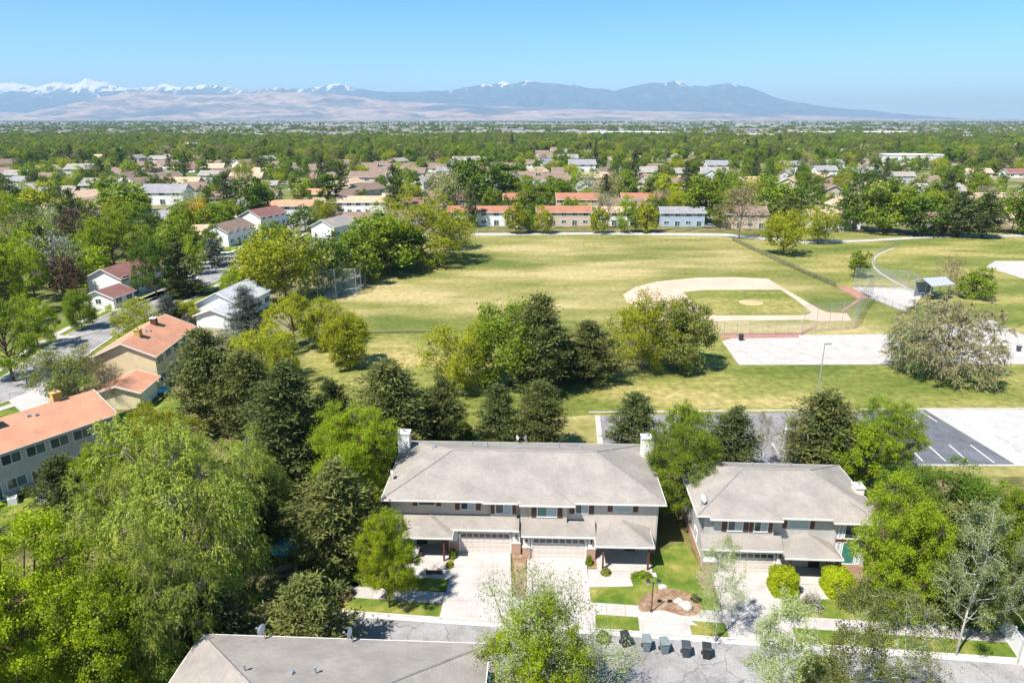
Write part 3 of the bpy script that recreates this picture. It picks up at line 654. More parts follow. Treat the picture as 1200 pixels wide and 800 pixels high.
# ---- the duplex in the middle of the picture
def duplex():
    r = empty('duplex_house', (.95, 53.75, 0), R(-2.0), 'long two-storey duplex with greige hipped roof and two garage doors', 'house')
    # local: x right, y back; the right-hand unit's upper wall is y = 0, the left-hand unit stands a little back
    wl_ = MB(); wl_.box(-.2, 12.15, .5, 11.2, 0, 5.28).build('wall', M_SID, r); MB().box(-12.15, -.203, .9, 11.2, 0, 5.28).build('wall', M_SID, r)
    MB().box(-2.9, -.55, .5, .9-.003, 2.7, 5.26).build('bay_wall', M_SID, r); MB().box(.55, 4.0, .1, .497, 2.5, 5.22).build('bay_wall', M_SID, r)
    rf = hip_mesh(-12.8, 12.8, -.05, 11.8, 5.4, 7.45).build('roof', M_ROOF, r); gutter_ring(rf, -12.8, 12.8, -.05, 11.8, 5.4); ridge_caps(rf, -12.8, 12.8, -.05, 11.8, 5.4, 7.45)
    hip_mesh(-.3, 4.7, -.48, 6.6, 5.35, 6.14, True, False, .14, False).build('bay_roof', M_ROOF, rf)
    hip_mesh(-3.6, -.36, -.22, 4.6, 5.37, 5.9, True, False, .14, False).build('bay_roof', M_ROOF, rf)
    MB().box(-.3, 4.7, -.54, -.483, 5.21, 5.35).box(-3.6, -.36, -.28, -.223, 5.23, 5.37).build('gutter', M_FASC, rf)
    for x in (-9.0, -5.2, -3.9, -.9, 3.5, 5.5, 8.5): box_vent(rf, x, 7.9+rnd.uniform(-.5, 1.2), 6.85) if rnd.random() < .5 else roof_vent(rf, x, 8.2, 6.8)
    chimney(r, -12.95, -11.75, 8.9, 9.9, 0, 7.5, M_FASC); chimney(r, 11.75, 12.95, 8.3, 9.3, 0, 7.7, M_FASC)
    dish(rf, -.9, 11.5, 5.45, R(120), .7); dish(rf, .2, 11.5, 5.45, R(240), .7)
    dish(rf, -12.6, 3.2, 5.42, R(120), .9)
    bl = [M_GLASS_C, M_GLASS]; lb = [M_GLASS, M_GLASS_C]
    for args, g in (((-9.6, -8.0, 4.3, 5.15, 1, .9), [M_GLASS]), ((-5.7, -4.35, 3.95, 5.17, .4, .9), lb)):
        window(r, 'f', args[5], args[0], args[1], args[2], args[3], 2 if args[4] != 1 else 1, None, g, .42)
    window(r, 'f', .5, -2.5, -.98, 3.85, 5.13, 2, None, [M_GLASS, M_GLASS_C], .30)
    window(r, 'f', .1, 1.3, 3.1, 3.8, 5.1, 2, None, [M_GLASS_G, M_GLASS_C], .42)
    window(r, 'f', .5, 4.75, 5.95, 4.0, 5.17, 2, None, lb, .42); window(r, 'f', .5, 8.2, 9.9, 4.3, 5.15, 1, None, [M_GLASS_C], .42)
    # ground floor: garages project under a lean-to roof
    MB().box(-6.3, -.35, -.12, .897, 0, 2.85).build('garage_wall', M_SID, r); MB().box(.25, 6.6, -.75, .497, 0, 2.8).build('garage_wall', M_SID, r)
    for (x0, x1, yf, zt, zb, wy) in ((-12.0, -.30, -.65, 3.42, 2.85, .88), (-.10, 6.55, -1.3, 3.36, 2.74, .48)):
        o = [(x0, yf, zb), (x1, yf, zb), (x1, wy, zt), (x0, wy, zt)]; lo = [(a, b_, z-.14) for a, b_, z in o]; mb = MB(); mb.quad(*o); mb.quad(*lo[::-1])
        for i in range(4): mb.quad(lo[i], lo[(i+1)%4], o[(i+1)%4], o[i])
        lr = mb.build('lean_to_roof', M_ROOF, r); MB().box(x0, x1, yf-.06, yf-.003, zb-.15, zb-.01).build('gutter', M_FASC, lr)
    for (x0, x1, y0, y1, ze, zr) in ((-10.6, -6.2, -1.9, 1.6, 2.77, 3.45), (6.45, 11.5, -2.55, 1.4, 2.7, 3.55)):
        pr = hip_mesh(x0, x1, y0, y1, ze, zr, True, False, .16, False).build('porch_roof', M_ROOF, r)
        MB().box(x0-.05, x1+.05, y0-.06, y0-.003, ze-.15, ze-.01).box(x0-.05, x0-.003, y0, .3, ze-.15, ze-.01).box(x1+.003, x1+.05, y0, -.05, ze-.15, ze-.01).build('gutter', M_FASC, pr)
    # right-hand end of the lower floor carries on to the corner
    garage_door(r, -5.65, -1.15, -.15, 2.2); door_trim(r, -5.65, -1.15, -.15, 2.42); MB().box(-5.65, -1.15, -.17, -.12, 2.203, 2.42).build('door_head', M_GDOOR, r)
    garage_door(r, .95, 5.65, -.78, 2.2); door_trim(r, .95, 5.65, -.78, 2.42); MB().box(.95, 5.65, -.80, -.75, 2.203, 2.42).build('door_head', M_GDOOR, r)
    for x0, x1, yf in ((-6.75, -5.85, -.42), (-.95, -.15, -.42), (.02, .75, -1.02), (5.85, 6.6, -1.02)): brick_pier(r, x0, x1, yf, yf+.34)
    for x, y in ((-6.3, -.4), (-.55, -.4), (.4, -1.0), (6.2, -1.0)): lantern(r, x, y, 1.9)
    # porches: floor, posts, dark recess with door and window
    for (x0, x1, yf, yb, xd) in ((-10.3, -6.9, -1.75, .897, -9.4), (6.9, 11.2, -2.4, .497, 9.9)):
        MB().box(x0-.2, x1+.3, yf-.15, yb, 0, .2).build('porch_floor', M_CONC, r); porch_posts(r, (x0+.25, x1-.1), yf+.1, 2.62)
        MB().box(x0-.5, x1+.6, yf-.75, yf-.153, 0, .12).build('porch_step', M_CONC, r)
        d = fb(MB(), 'f', yb, xd-.48, xd+.48, .2, 2.25, 0, .05).build('front_door', M_DARK, r); fb(MB(), 'f', yb, xd+.34, xd+.42, 1.1, 1.25, .05, .1).build('handle', M_STEEL, d)
        window(r, 'f', yb, x0+.3 if xd > 0 else xd+1.2, (x0+.3 if xd > 0 else xd+1.2)+1.6, .95, 2.2, 2, None, [M_GLASS, M_GLASS_C])
        MB().box(x0+1.0, x0+1.25, yf+.6, yf+.85, .2, .65).box(x0+1.0, x0+1.25, yf+.8, yf+.85, .65, 1.05).build('porch_chair', M_DARK, r) if xd < 0 else None
    MB().box(11.55, 12.18, .44, .497, 0, 1.05).build('brick_wainscot', M_BRICK, r)
    MB().tube([(12.2, .0, 5.3), (12.22, .6, 5.0), (12.22, .6, .2)], .05, 6).build('downpipe', M_FASC, r)
    MB().box(-8.4, -6.9, -3.5, -3.4, 0, .5).build('garden_rail', M_SHUT, r)
    for k, (a, z) in enumerate(((3.0, 3.9), (7.5, 3.9), (4.5, 1.2))): window(r, 'r', 12.15, a, a+1.1, z, z+1.2)
    for a, z in ((2.5, 3.9), (7.0, 3.9), (5.0, 1.0)): window(r, 'l', -12.15, a, a+1.1, z, z+1.2)
    for q in range(8): window(r, 'b', 11.2, -11+q*2.9, -9.6+q*2.9, 3.9, 5.1); window(r, 'b', 11.2, -11+q*2.9, -9.6+q*2.9, .9, 2.2)
duplex()

# ---- the single house to its right
def right_house():
    r = empty('grey_house', (23.75, 51.6, 0), R(-3.0), 'detached two-storey grey house with tall green entry glazing and one garage', 'house')
    MB().box(-6.9, 7.0, 0, 8.8, 0, 5.3).build('wall', M_SID_G, r); MB().box(-6.2, -1.0, -.4, -.003, 2.5, 5.28).build('bay_wall', M_SID_G, r)
    MB().box(4.2, 7.003, -.45, -.003, 0, 5.28).build('entry_tower', M_SID_G, r)
    rf = hip_mesh(-7.7, 8.1, -.55, 9.3, 5.45, 7.45, True, True).build('roof', M_ROOF, r); gutter_ring(rf, -7.7, 8.1, -.55, 9.3, 5.45); ridge_caps(rf, -7.7, 8.1, -.55, 9.3, 5.45, 7.45)
    hip_mesh(-6.7, -.5, -.98, 6.0, 5.41, 6.5, True, False, .14, False).build('bay_roof', M_ROOF, rf); hip_mesh(3.7, 7.6, -1.02, 5.0, 5.40, 6.25, True, False, .14, False).build('bay_roof', M_ROOF, rf)
    MB().box(-6.7, -.5, -1.04, -.983, 5.27, 5.41).box(3.7, 7.6, -1.08, -1.023, 5.26, 5.40).build('gutter', M_FASC, rf)
    for x in (-4.6, -1.2, 2.4): roof_vent(rf, x, 6.6, 6.5)
    dish(rf, -5.2, 8.9, 5.6, R(170)); dish(rf, .8, 9.0, 5.55, R(230), .9); dish(rf, -7.2, .6, 5.5, R(120)); dish(rf, -7.2, 8.9, 5.5, R(150))
    chimney(r, 7.25, 8.0, 3.4, 4.4, 0, 6.2, M_FASC)
    window(r, 'f', -.4, -5.0, -3.7, 3.9, 5.15, 2, None, [M_GLASS, M_GLASS_C], .4); window(r, 'f', -.4, -2.75, -1.55, 3.9, 5.15, 2, None, [M_GLASS, M_GLASS_C], .3)
    window(r, 'f', 0, .25, 2.1, 4.15, 5.2, 1, None, [M_GLASS_C], .36)
    # entry tower glazing: frames over two storeys
    for i, (a, b_) in enumerate(((4.45, 4.85), (4.95, 6.15), (6.25, 6.65))):
        window(r, 'f', -.45, a, b_, 3.5, 5.0, 1, None, [M_GLASS if i == 1 else M_GLASS_C]); window(r, 'f', -.45, a, b_, .95, 3.2, 1, None, [M_GLASS_G if i == 1 else M_GLASS_C])
    MB().box(4.3, 6.95, -.53, -.453, 3.22, 3.46).build('transom_board', M_SHUT, r); MB().box(4.15, 7.06, -.57, -.453, 0, .85).build('brick_base', M_BRICK, r)
    # garage and lean-to, porch roof
    MB().box(-6.9, -.4, -.95, -.003, 0, 2.85).build('garage_wall', M_SID_G, r)
    for (x0, x1, yf, zt, zb, wy) in ((-7.3, -.35, -1.55, 3.6, 2.8, -.42),):
        o = [(x0, yf, zb), (x1, yf, zb), (x1, wy, zt), (x0, wy, zt)]; lo = [(a, b_, z-.14) for a, b_, z in o]; mb = MB(); mb.quad(*o); mb.quad(*lo[::-1])
        for i in range(4): mb.quad(lo[i], lo[(i+1)%4], o[(i+1)%4], o[i])
        lr = mb.build('lean_to_roof', M_ROOF, r); MB().box(x0, x1, yf-.06, yf-.003, zb-.15, zb-.01).build('gutter', M_FASC, lr)
    pr = hip_mesh(-.5, 4.3, -2.4, 1.3, 2.75, 3.75, True, False, .16, False).build('porch_roof', M_ROOF, r); MB().box(-.55, 4.35, -2.46, -2.403, 2.6, 2.74).box(4.303, 4.36, -2.4, -.6, 2.6, 2.74).build('gutter', M_FASC, pr)
    garage_door(r, -5.5, -.95, -.98, 2.15); door_trim(r, -5.5, -.95, -.98, 2.38); MB().box(-5.5, -.95, -1.0, -.95, 2.153, 2.38).build('door_head', M_GDOOR, r)
    brick_pier(r, -6.95, -5.75, -1.25, -.9); brick_pier(r, -.75, -.3, -1.25, -.9)
    lantern(r, -6.0, -1.2, 1.9); lantern(r, -.5, -1.2, 1.9)
    MB().box(-.2, 4.15, -2.4, -.003, 0, .2).build('porch_floor', M_CONC, r); porch_posts(r, (.05, 4.0), -2.15, 2.6); MB().box(.6, 3.2, -3.3, -2.403, 0, .12).build('porch_step', M_CONC, r)
    d = fb(MB(), 'f', 0, 2.5, 3.45, .2, 2.25, 0, .05).build('front_door', M_DARK, r); fb(MB(), 'f', 0, 3.3, 3.38, 1.1, 1.25, .05, .1).build('handle', M_STEEL, d)
    window(r, 'f', 0, .4, 2.0, .95, 2.15, 2, None, [M_GLASS, M_GLASS_C])
    for a, z in ((2.0, 3.9), (6.0, 3.9), (2.0, 1.0), (5.5, 1.0)): window(r, 'l', -6.9, a, a+1.1, z, z+1.2)
    fb(MB(), 'l', -6.9, .0, 8.8, 0, .9, .003, .06).build('brick_wainscot', M_BRICK, r)
    for q in range(4): window(r, 'b', 8.8, -6+q*3.2, -4.6+q*3.2, 3.8, 5.0); window(r, 'b', 8.8, -6+q*3.2, -4.6+q*3.2, .9, 2.2)
right_house()

# ---- roof in the foreground, its back eave towards the street
def fore_house():
    r = empty('foreground_house', (-10.3, 30.6, 0), R(-2.6), 'house across the street showing a broad greige hipped roof from behind', 'house')
    MB().box(-9.8, 8.0, -7.0, 4.9, 0, 5.6).build('wall', M_SID, r)
    rf = hip_mesh(-10.4, 8.6, -7.6, 5.7, 5.8, 8.05).build('roof', M_ROOF, r); gutter_ring(rf, -10.4, 8.6, -7.6, 5.7, 5.8); ridge_caps(rf, -10.4, 8.6, -7.6, 5.7, 5.8, 8.05)
    dish(rf, -6.0, 5.3, 5.8, R(-112), .95); dish(rf, -.2, 5.3, 5.8, R(-100), .95)
    for x in (-5.4, -1.2): roof_vent(rf, x, 1.2, 7.35)
    box_vent(rf, -2.6, 1.0, 7.4)
    for q in range(5): window(r, 'b', 4.9, -7.6+q*3.2, -6.2+q*3.2, 3.7, 5.0); window(r, 'b', 4.9, -7.6+q*3.2, -6.2+q*3.2, .9, 2.2)
    for z in (.9, 3.8): window(r, 'r', 8.0, -2, -.6, z, z+1.2); window(r, 'l', -9.8, -2, -.6, z, z+1.2)
fore_house()

# ---- gabled houses and townhouses
def gable_house(name, label, X, Y, rot, Lx, W, ze, zr, wm, rm, cat='house', group=None, wins='fb', nwin=4, storeys=2, ov=.45, gar=None, chim=(), vents=(), gablewin=False, trim=None, porch=None, glass=None):
    r = empty(name, (X, Y, 0), rot, label, cat, group); a, b_ = Lx/2, W/2
    gable_wall(-a, a, -b_, b_, ze-.05, zr-.2).build('wall', wm, r)
    dz = (zr-ze)/b_*ov
    rf = gable_mesh(-a-ov, a+ov, -b_-ov, b_+ov, ze-dz+.1, zr+.1).build('roof', rm, r)
    mb = MB(); x2 = a+ov
    mb.box(-x2, x2, -b_-ov-.06, -b_-ov-.003, ze-dz-.06, ze-dz+.09).build('fascia', trim or M_FASC, rf); MB().box(-x2, x2, b_+ov+.003, b_+ov+.06, ze-dz-.06, ze-dz+.09).build('fascia', trim or M_FASC, rf)
    for s in (-1, 1):
        k = MB()
        for sy in (-1, 1):
            p = [(s*(x2+.003), sy*(b_+ov), ze-dz-.08), (s*(x2+.003), 0, zr-.08), (s*(x2+.003), 0, zr+.13), (s*(x2+.003), sy*(b_+ov), ze-dz+.13)]; q = [(x+s*.05, y, z) for x, y, z in p]
            k.quad(*p); k.quad(*q)
            for i in range(4): k.quad(p[i], p[(i+1)%4], q[(i+1)%4], q[i])
        k.build('barge_board', trim or M_FASC, rf)
    gl = glass or [M_GLASS, M_GLASS_D]
    for f in wins:
        pl = -b_ if f == 'f' else b_
        for sidx in range(storeys):
            z0 = 1.0 + 2.75*sidx if storeys > 1 else 1.0
            for i in range(nwin):
                c = -a + Lx*(i+.5)/nwin; w2 = .95
                if sidx == 0 and i % 2 and storeys > 1:
                    window(r, f, pl, c-.95, c+.95, .15, 2.2, 2, None, gl)
                else: window(r, f, pl, c-w2, c+w2, z0, z0+1.2, 2, None, gl)
    if gablewin:
        for f, pl in (('l', -a), ('r', a)):
            for sidx in range(storeys): window(r, f, pl, -.7, .7, 1.0+2.75*sidx, 2.2+2.75*sidx)
    if gar:
        f, c = gar; pl = {'f': -b_, 'b': b_, 'l': -a, 'r': a}[f]
        fb(MB(), f, pl, c-2.3, c+2.3, .05, 2.2, .0, .06).build('garage_door', M_WHITE, r)
    for x, y, m in chim: 
        z = zr - abs(y)/b_*(zr-ze); chimney(rf, x-.45, x+.45, y-.4, y+.4, z-.3, z+1.05, m)
    for x, y in vents: box_vent(rf, x, y, zr - abs(y)/b_*(zr-ze)+.12)
    return r
def along(pa, pb, z): # centre, heading and length of a line seen in the photograph
    a, b_ = np.array(at(*pa, z)), np.array(at(*pb, z)); return (a+b_)/2, math.atan2((b_-a)[1], (b_-a)[0]), float(np.linalg.norm(b_-a))
# townhouse A: orange roof at the left edge, its shaded side towards the lawn
e0, e1 = np.array(at(-75, 556, 5.5)), np.array(at(138, 484, 5.5)); d = (e1-e0)/np.linalg.norm(e1-e0); ln = float(np.linalg.norm(e1-e0)); nn_ = np.array([-d[1], d[0]]); ctr = (e0+e1)/2 + nn_*4.8
gable_house('townhouse', 'grey-sided townhouse row with orange roof and two ochre chimneys beside the lawn', ctr[0], ctr[1], math.atan2(d[1], d[0]), ln-.9, 8.7, 5.5, 7.3, M_SID_G, M_ROOF_OR, 'townhouse', wins='f', nwin=7, chim=((-2.2, -.9, M_SHUT), (4.7, .3, M_YEL)), vents=((1.2, -1.0), (1.9, -1.2)))
# townhouse B: cream gable end, with a lower garage wing
e0, e1 = np.array(at(183, 417, 5.5)), np.array(at(226, 384, 5.5)); d = (e1-e0)/np.linalg.norm(e1-e0); ln = 15.5; nn_ = np.array([-d[1], d[0]]); ctr = e0 + d*ln/2 + nn_*4.7
angB = math.atan2(d[1], d[0])
gable_house('townhouse', 'cream townhouse with orange roof, blank gable end and low garage wing', ctr[0], ctr[1], angB, ln-.9, 8.5, 5.5, 7.4, M_SID_Y, M_ROOF_OR, 'townhouse', wins='f', nwin=5, chim=((-3.4, -.6, M_YEL), (2.6, -.4, M_SHUT)), vents=((-1.0, -.6), (-.4, -.9)))
ctr2 = e0 - d*3.6 + nn_*2.9
gable_house('garage_wing', 'low cream garage with orange roof against the blank gable end', ctr2[0], ctr2[1], angB+math.pi/2*0, 5.6, 5.6, 2.6, 3.5, M_SID_Y, M_ROOF_OR, 'garage', wins='', storeys=1, gar=('f', -.2))
# white-roofed bungalow, and maroon-roofed white house over the street
c, a_, ln = along((250, 388), (288, 340), 4.2)
gable_house('white_house', 'white bungalow with pale grey roof beside the blue spruce', -57.2, 136.5, R(83), 12.5, 9.2, 3.4, 5.6, M_SID_W, M_ROOF_WH, wins='fb', nwin=4, storeys=1, gar=('l', 0), vents=((2, -1.4),))
gable_house('white_garage', 'small white lean-to garage wing under a pale roof', -56.6, 127.4, R(83), 5.2, 6.8, 2.5, 3.7, M_SID_W, M_ROOF_WH, 'garage', wins='', storeys=1, gar=('l', 0))
gable_house('maroon_house', 'white two-storey house with maroon roof across the residential street', at(125, 350)[0]+.9, at(125, 350)[1]+7.5, R(81), 14, 8.4, 4.6, 6.6, M_SID_W, M_ROOF_MAR, wins='f', nwin=5, storeys=2, gablewin=False)
gable_house('low_wing', 'low white wing with maroon roof and one small window', at(117, 362)[0]+.5, at(117, 362)[1]+3.2, R(81), 6.4, 7.0, 2.6, 3.9, M_SID_W, M_ROOF_MAR, 'house', wins='f', nwin=2, storeys=1, gablewin=True)
# houses farther up the street and beyond the park: name, label, base pixel, heading, length, depth, eave, ridge, wall, roof
for nm, lab, px, rot, Lx, W, ze, zr, wm, rm, stg in (
 ('street_house', 'white gabled house with brown roof set between street trees', (270, 284), 78, 15, 9, 4.6, 6.8, M_SID_W, M_ROOF_BR, 2),
 ('street_house', 'white house with dark red roof near the head of the street', (310, 266), 72, 15, 9, 4.8, 7.0, M_SID_W, M_ROOF_MAR, 2),
 ('street_house', 'long white two-storey house with orange roof facing the street end', (341, 255), 4, 19, 9, 5.2, 7.0, M_SID_W, M_ROOF_OR, 2),
 ('street_house', 'tan-roofed low house beside the golden tree', (218, 282), 15, 16, 10, 2.8, 5.0, M_SID_T, M_ROOF_TAN, 1),
 ('street_house', 'brown-roofed low house left of the golden tree', (180, 275), 10, 15, 10, 2.8, 5.0, M_SID_T, M_ROOF_BR, 1),
 ('street_house', 'grey-roofed low house behind the brown-roofed bungalow', (195, 262), 8, 15, 10, 2.8, 5.0, M_SID_W, M_ROOF_GR, 1),
 ('street_house', 'white house with grey roof behind the dark green street tree', (285, 252), 60, 13, 9, 4.2, 6.4, M_SID_W, M_ROOF_GR, 2),
 ('street_house', 'stacked townhouse with two orange roofs at the street end', (367, 240), 4, 14, 9, 5.4, 7.3, M_SID_Y, M_ROOF_OR, 2),
 ('street_house', 'pale greige house end showing above the street bend', (392, 276), 70, 13, 9, 4.0, 6.2, M_SID_W, M_ROOF, 1),
 ('park_row', 'long tan-roofed townhouse row left of the bright park willow', (428, 250), 2, 30, 9, 5.2, 7.2, M_SID_W, M_ROOF_TAN, 2),
 ('park_row', 'red-roofed townhouse end behind the bright park willow', (478, 252), 2, 13, 9, 5.2, 7.2, M_SID_T, M_ROOF_MAR, 2),
 ('park_row', 'small orange-roofed townhouse right of the bright park willow', (540, 263), 0, 9, 8, 5.2, 6.9, M_SID_W, M_ROOF_RB, 2),
 ('park_row', 'orange-roofed white townhouse behind the row of young trees', (582, 263), 0, 14, 8, 5.2, 6.9, M_SID_W, M_ROOF_RB, 2),
 ('park_row', 'red-orange townhouse with pale door panels facing the park path', (660, 263), -1, 20, 8, 5.2, 6.9, M_SID_T, M_ROOF_RB, 2),
 ('park_row', 'tan-roofed white townhouse between the park row trees', (718, 263), -1, 12, 8, 5.0, 6.7, M_SID_W, M_ROOF_TAN, 2),
 ('park_row', 'blue-grey townhouse with slate roof and white doors facing the park', (797, 264), -1, 16, 8, 5.2, 6.9, M_SID_B, M_ROOF_GR, 2),
 ('park_row', 'brown two-storey house behind the beige leafless park tree', (868, 266), -2, 16, 9, 5.4, 7.6, M_SID_T, M_ROOF_BR, 2),
 ('park_row', 'white house with flat tan roof behind two park trees', (972, 267), -3, 18, 9, 4.8, 6.6, M_SID_W, M_ROOF_TAN, 2),
 ('rear_row', 'dark red roofed townhouse in the second row beyond the park', (560, 247), 0, 17, 9, 5.4, 7.6, M_SID_T, M_ROOF_MAR, 2),
 ('rear_row', 'orange-roofed townhouse in the second row behind the white one', (612, 247), 0, 16, 9, 5.4, 7.6, M_SID_Y, M_ROOF_RB, 2),
 ('rear_row', 'orange-roofed townhouse in the second row behind tan one', (676, 247), 0, 18, 9, 5.4, 7.6, M_SID_T, M_ROOF_RB, 2),
 ('rear_row', 'orange-roofed townhouse in the second row behind the slate roof', (750, 247), 0, 17, 9, 5.4, 7.6, M_SID_T, M_ROOF_RB, 2)):
    X, Y = at(*px); gable_house(nm, lab, X, Y, R(rot), Lx, W, ze, zr, wm, rm, wins='f', nwin=max(2, int(Lx//3.6)), storeys=stg, gablewin=False, vents=((Lx*.2, -1),) if stg == 2 else (), gar=None)
    TREES.append((X, Y, Lx*.45))

# ================================================================== SMALL OBJECTS
# wheeled bins waiting at the kerb
def bin_(label, m, bx, by, rz):
    X, Y = at(bx, by); r = empty('wheeled_bin', (X, Y, .055), rz, label, 'bin', 'wheeled bins at the kerb')
    sq = lambda a, b_, oy=0: [(-a, -b_+oy), (a, -b_+oy), (a, b_+oy), (-a, b_+oy)]
    MB().frust(sq(.23, .26), .04, sq(.31, .37), .98).build('body', m, r)
    MB().frust(sq(.34, .41, -.01), .985, sq(.28, .33, -.01), 1.08).build('lid', m, r)
    MB().tube([(-.28, .44, .98), (.28, .44, .98)], .025, 6).box(-.3,-.26,.36,.44,.95,1.0).box(.26,.3,.36,.44,.95,1.0).build('handle', M_BLACK, r)
    for s in (-1, 1): MB().tube([(s*.25, .29, .13), (s*.33, .29, .13)], .13, 12).build('wheel', M_RUB, r)
G1 = plain('bin_black', (.030, .033, .036), .5); G2 = plain('bin_grey_green', (.17, .21, .215), .5); G3 = plain('bin_charcoal', (.055, .065, .075), .5)
bin_('black wheeled bin on the kerb beside the dark low bush', G1, 732, 756, R(10)); bin_('grey-green wheeled bin second along from the low bush', G2, 757, 761, R(-4)); bin_('grey-green wheeled bin third along from the low bush', G2, 778, 764, R(5))
bin_('charcoal wheeled bin, fourth along from the low bush', G3, 803, 768, R(-8)); bin_('black wheeled bin beside the leaning bare tree', G1, 827, 770, R(-12))
# yard lamp on the planting bed
X, Y = at(763, 718); r = empty('lamp_post', (X, Y, 0), 0, 'black twin-headed lamp post in the mulch bed', 'lamp post')
MB().tube([(0,0,0),(0,0,.35)], [.11,.07], 8).tube([(0,0,.35),(0,0,3.0)], .045, 8).build('post', M_BLACK, r); MB().tube([(-.42,0,2.8),(0,0,2.95),(.42,0,2.8)], .025, 6).build('arm', M_BLACK, r)
for s in (-.42, .42):
    h_ = MB().frust([(s-.09,-.09),(s+.09,-.09),(s+.09,.09),(s-.09,.09)], 2.78, [(s-.14,-.14),(s+.14,-.14),(s+.14,.14),(s-.14,.14)], 3.08).build('lantern', M_GLASS_C, r)
    MB().frust([(s-.18,-.18),(s+.18,-.18),(s+.18,.18),(s-.18,.18)], 3.083, [(s-.03,-.03),(s+.03,-.03),(s+.03,.03),(s-.03,.03)], 3.25).build('lantern_roof', M_BLACK, h_)
# boulders
def boulder(label, px, sz, seed):
    g = np.random.default_rng(seed); bm = bmesh.new(); bmesh.ops.create_icosphere(bm, subdivisions=3, radius=1)
    ax = g.normal(size=(9, 3)); ax /= np.linalg.norm(ax, axis=1)[:, None]; lim = g.uniform(.62, .95, 9)
    for v in bm.verts:
        p = np.array(v.co)
        for a, k in zip(ax, lim):
            dd = p@a
            if dd > k: p = p - a*(dd-k)*.85
        v.co = p*np.array(sz) + g.normal(size=3)*.012
    me = bpy.data.meshes.new('boulder'); bm.to_mesh(me); bm.free(); me.materials.append(M_ROCK); o = link('boulder', me); X, Y = at(*px); o.location = (X, Y, .12+sz[2]*.3); tag(o, label, 'boulder')
boulder('large pale boulder at the edge of the mulch bed', (803, 714), (.62, .5, .5), 3); boulder('small flat boulder at the left rim of the mulch bed', (776, 690), (.4, .3, .25), 4); boulder('grey boulder beside the low dark shrub in the bed', (795, 707), (.4, .35, .3), 8)
# shrubs as clumps of leaves
def shrub(name, label, bx, by, hh, ww, leaf, n=3500, box=0.0, size=.12, group=None, dd=None):
    g = np.random.default_rng(bx*7+by); X, Y = at(bx, by); d = unit(g.normal(size=(n, 3))); d[:, 2] = np.abs(d[:, 2])*1.0 - .15
    if box: d = d/np.maximum(np.abs(d).max(1, keepdims=True), .6)**box
    k = .80 + .12*np.sin(d[:, :1]*7+g.uniform(0, 6)) * np.cos(d[:, 1:2]*6) + .08*np.sin(d[:, 2:3]*11)
    c = d*(k*.5+.44 if box > .7 else k)*g.uniform(.88 if box > .7 else .72, 1.03, (n, 1))*np.array([ww/2, (dd or ww)/2, hh*.97]); c[:, 2] = np.maximum(c[:, 2], .03) + .02
    t, b_ = leaf_frames(g, n, size, .65, .7, None, 0, unit(d), 1.2); r = empty(name, (X, Y, .1), 0, label, 'shrub', group)
    o = link('foliage', quad_mesh('foliage', c, t, b_, L[leaf]), r)
    s = MB()
    for i in range(9):
        a = g.uniform(0, 6.28); s.tube([(0,0,-.05), (math.cos(a)*ww*.14, math.sin(a)*ww*.14, hh*.4), (math.cos(a)*ww*.3, math.sin(a)*ww*.3, hh*.75)], [.03, .02, .008], 4, False)
    s.build('stem', M_BARK, r); return r
shrub('clipped_shrub', 'clipped bright green block of shrub beside the grey house garage', 916, 693, 2.6, 2.5, 'hedge', 13000, .8, .12)
shrub('clipped_shrub', 'clipped bright green block of shrub below the green entry glazing', 979, 693, 2.55, 2.55, 'hedge', 13000, .8, .12)
shrub('low_shrub', 'low dark shrub at the kerb end of the second driveway', 707, 750, .9, 1.3, 'deep', 2500)
shrub('low_shrub', 'small dark shrub behind the pale boulder', 815, 704, .7, 1.0, 'pinedk', 1800)
shrub('low_shrub', 'narrow green shrub beside the right brick pier of the duplex', 690, 662, 1.2, .8, 'green', 1800)
shrub('low_shrub', 'narrow dark shrub beside the left garage of the duplex', 531, 654, 1.2, .9, 'deep', 1800)
shrub('low_shrub', 'round lime shrub in front of the left porch rail', 527, 664, .6, .9, 'lime', 1500)
shrub('low_shrub', 'small olive shrub below the right porch step', 710, 673, .7, 1.1, 'olive', 1800)
shrub('low_hedge', 'low spreading shrub along the right porch lawn', 752, 676, .6, 2.3, 'green', 2600, 0, .12, None, 1.0)
shrub('blossom_shrub', 'thin cream-blossomed shrub by the grey house walk', 950, 712, 1.7, 2.4, 'silver', 900, 0, .13)
shrub('dark_shrub', 'dense dark juniper below the bare white-stemmed trees', 962, 800, 2.6, 4.6, 'olive', 7000, 0, .16)
shrub('low_hedge', 'short clipped hedge against the grey townhouse wall', 38, 578, .9, 2.6, 'deep', 2500, .5, .13)
for i, (x, y, lf, w_) in enumerate(((392, 712, 'olive', 1.6), (405, 700, 'tan', 1.8), (430, 640, 'maple', 3.2), (433, 655, 'lime', 2.0), (540, 505, 'lime', 3.2), (548, 512, 'maple', 2.6), (240, 775, 'deep', 2.5), (205, 780, 'deep', 2.6), (290, 705, 'pinedk', 2.8))):
    shrub('garden_shrub', ['olive shrub at the street corner of the picnic area', 'straw-coloured shrub in the dry bed by the picnic area', 'leafy green bush against the left end of the duplex', 'lime bush in front of the left end of the duplex', 'tall lime bush behind the duplex roof', 'leafy bush beside the tall lime bush behind the duplex', 'shaded bush left of the foreground roof', 'dark bush in the shade under the maples', 'dark bush beside the picnic table'][i], x, y, w_*.75, w_, lf, 2600, 0, .15)

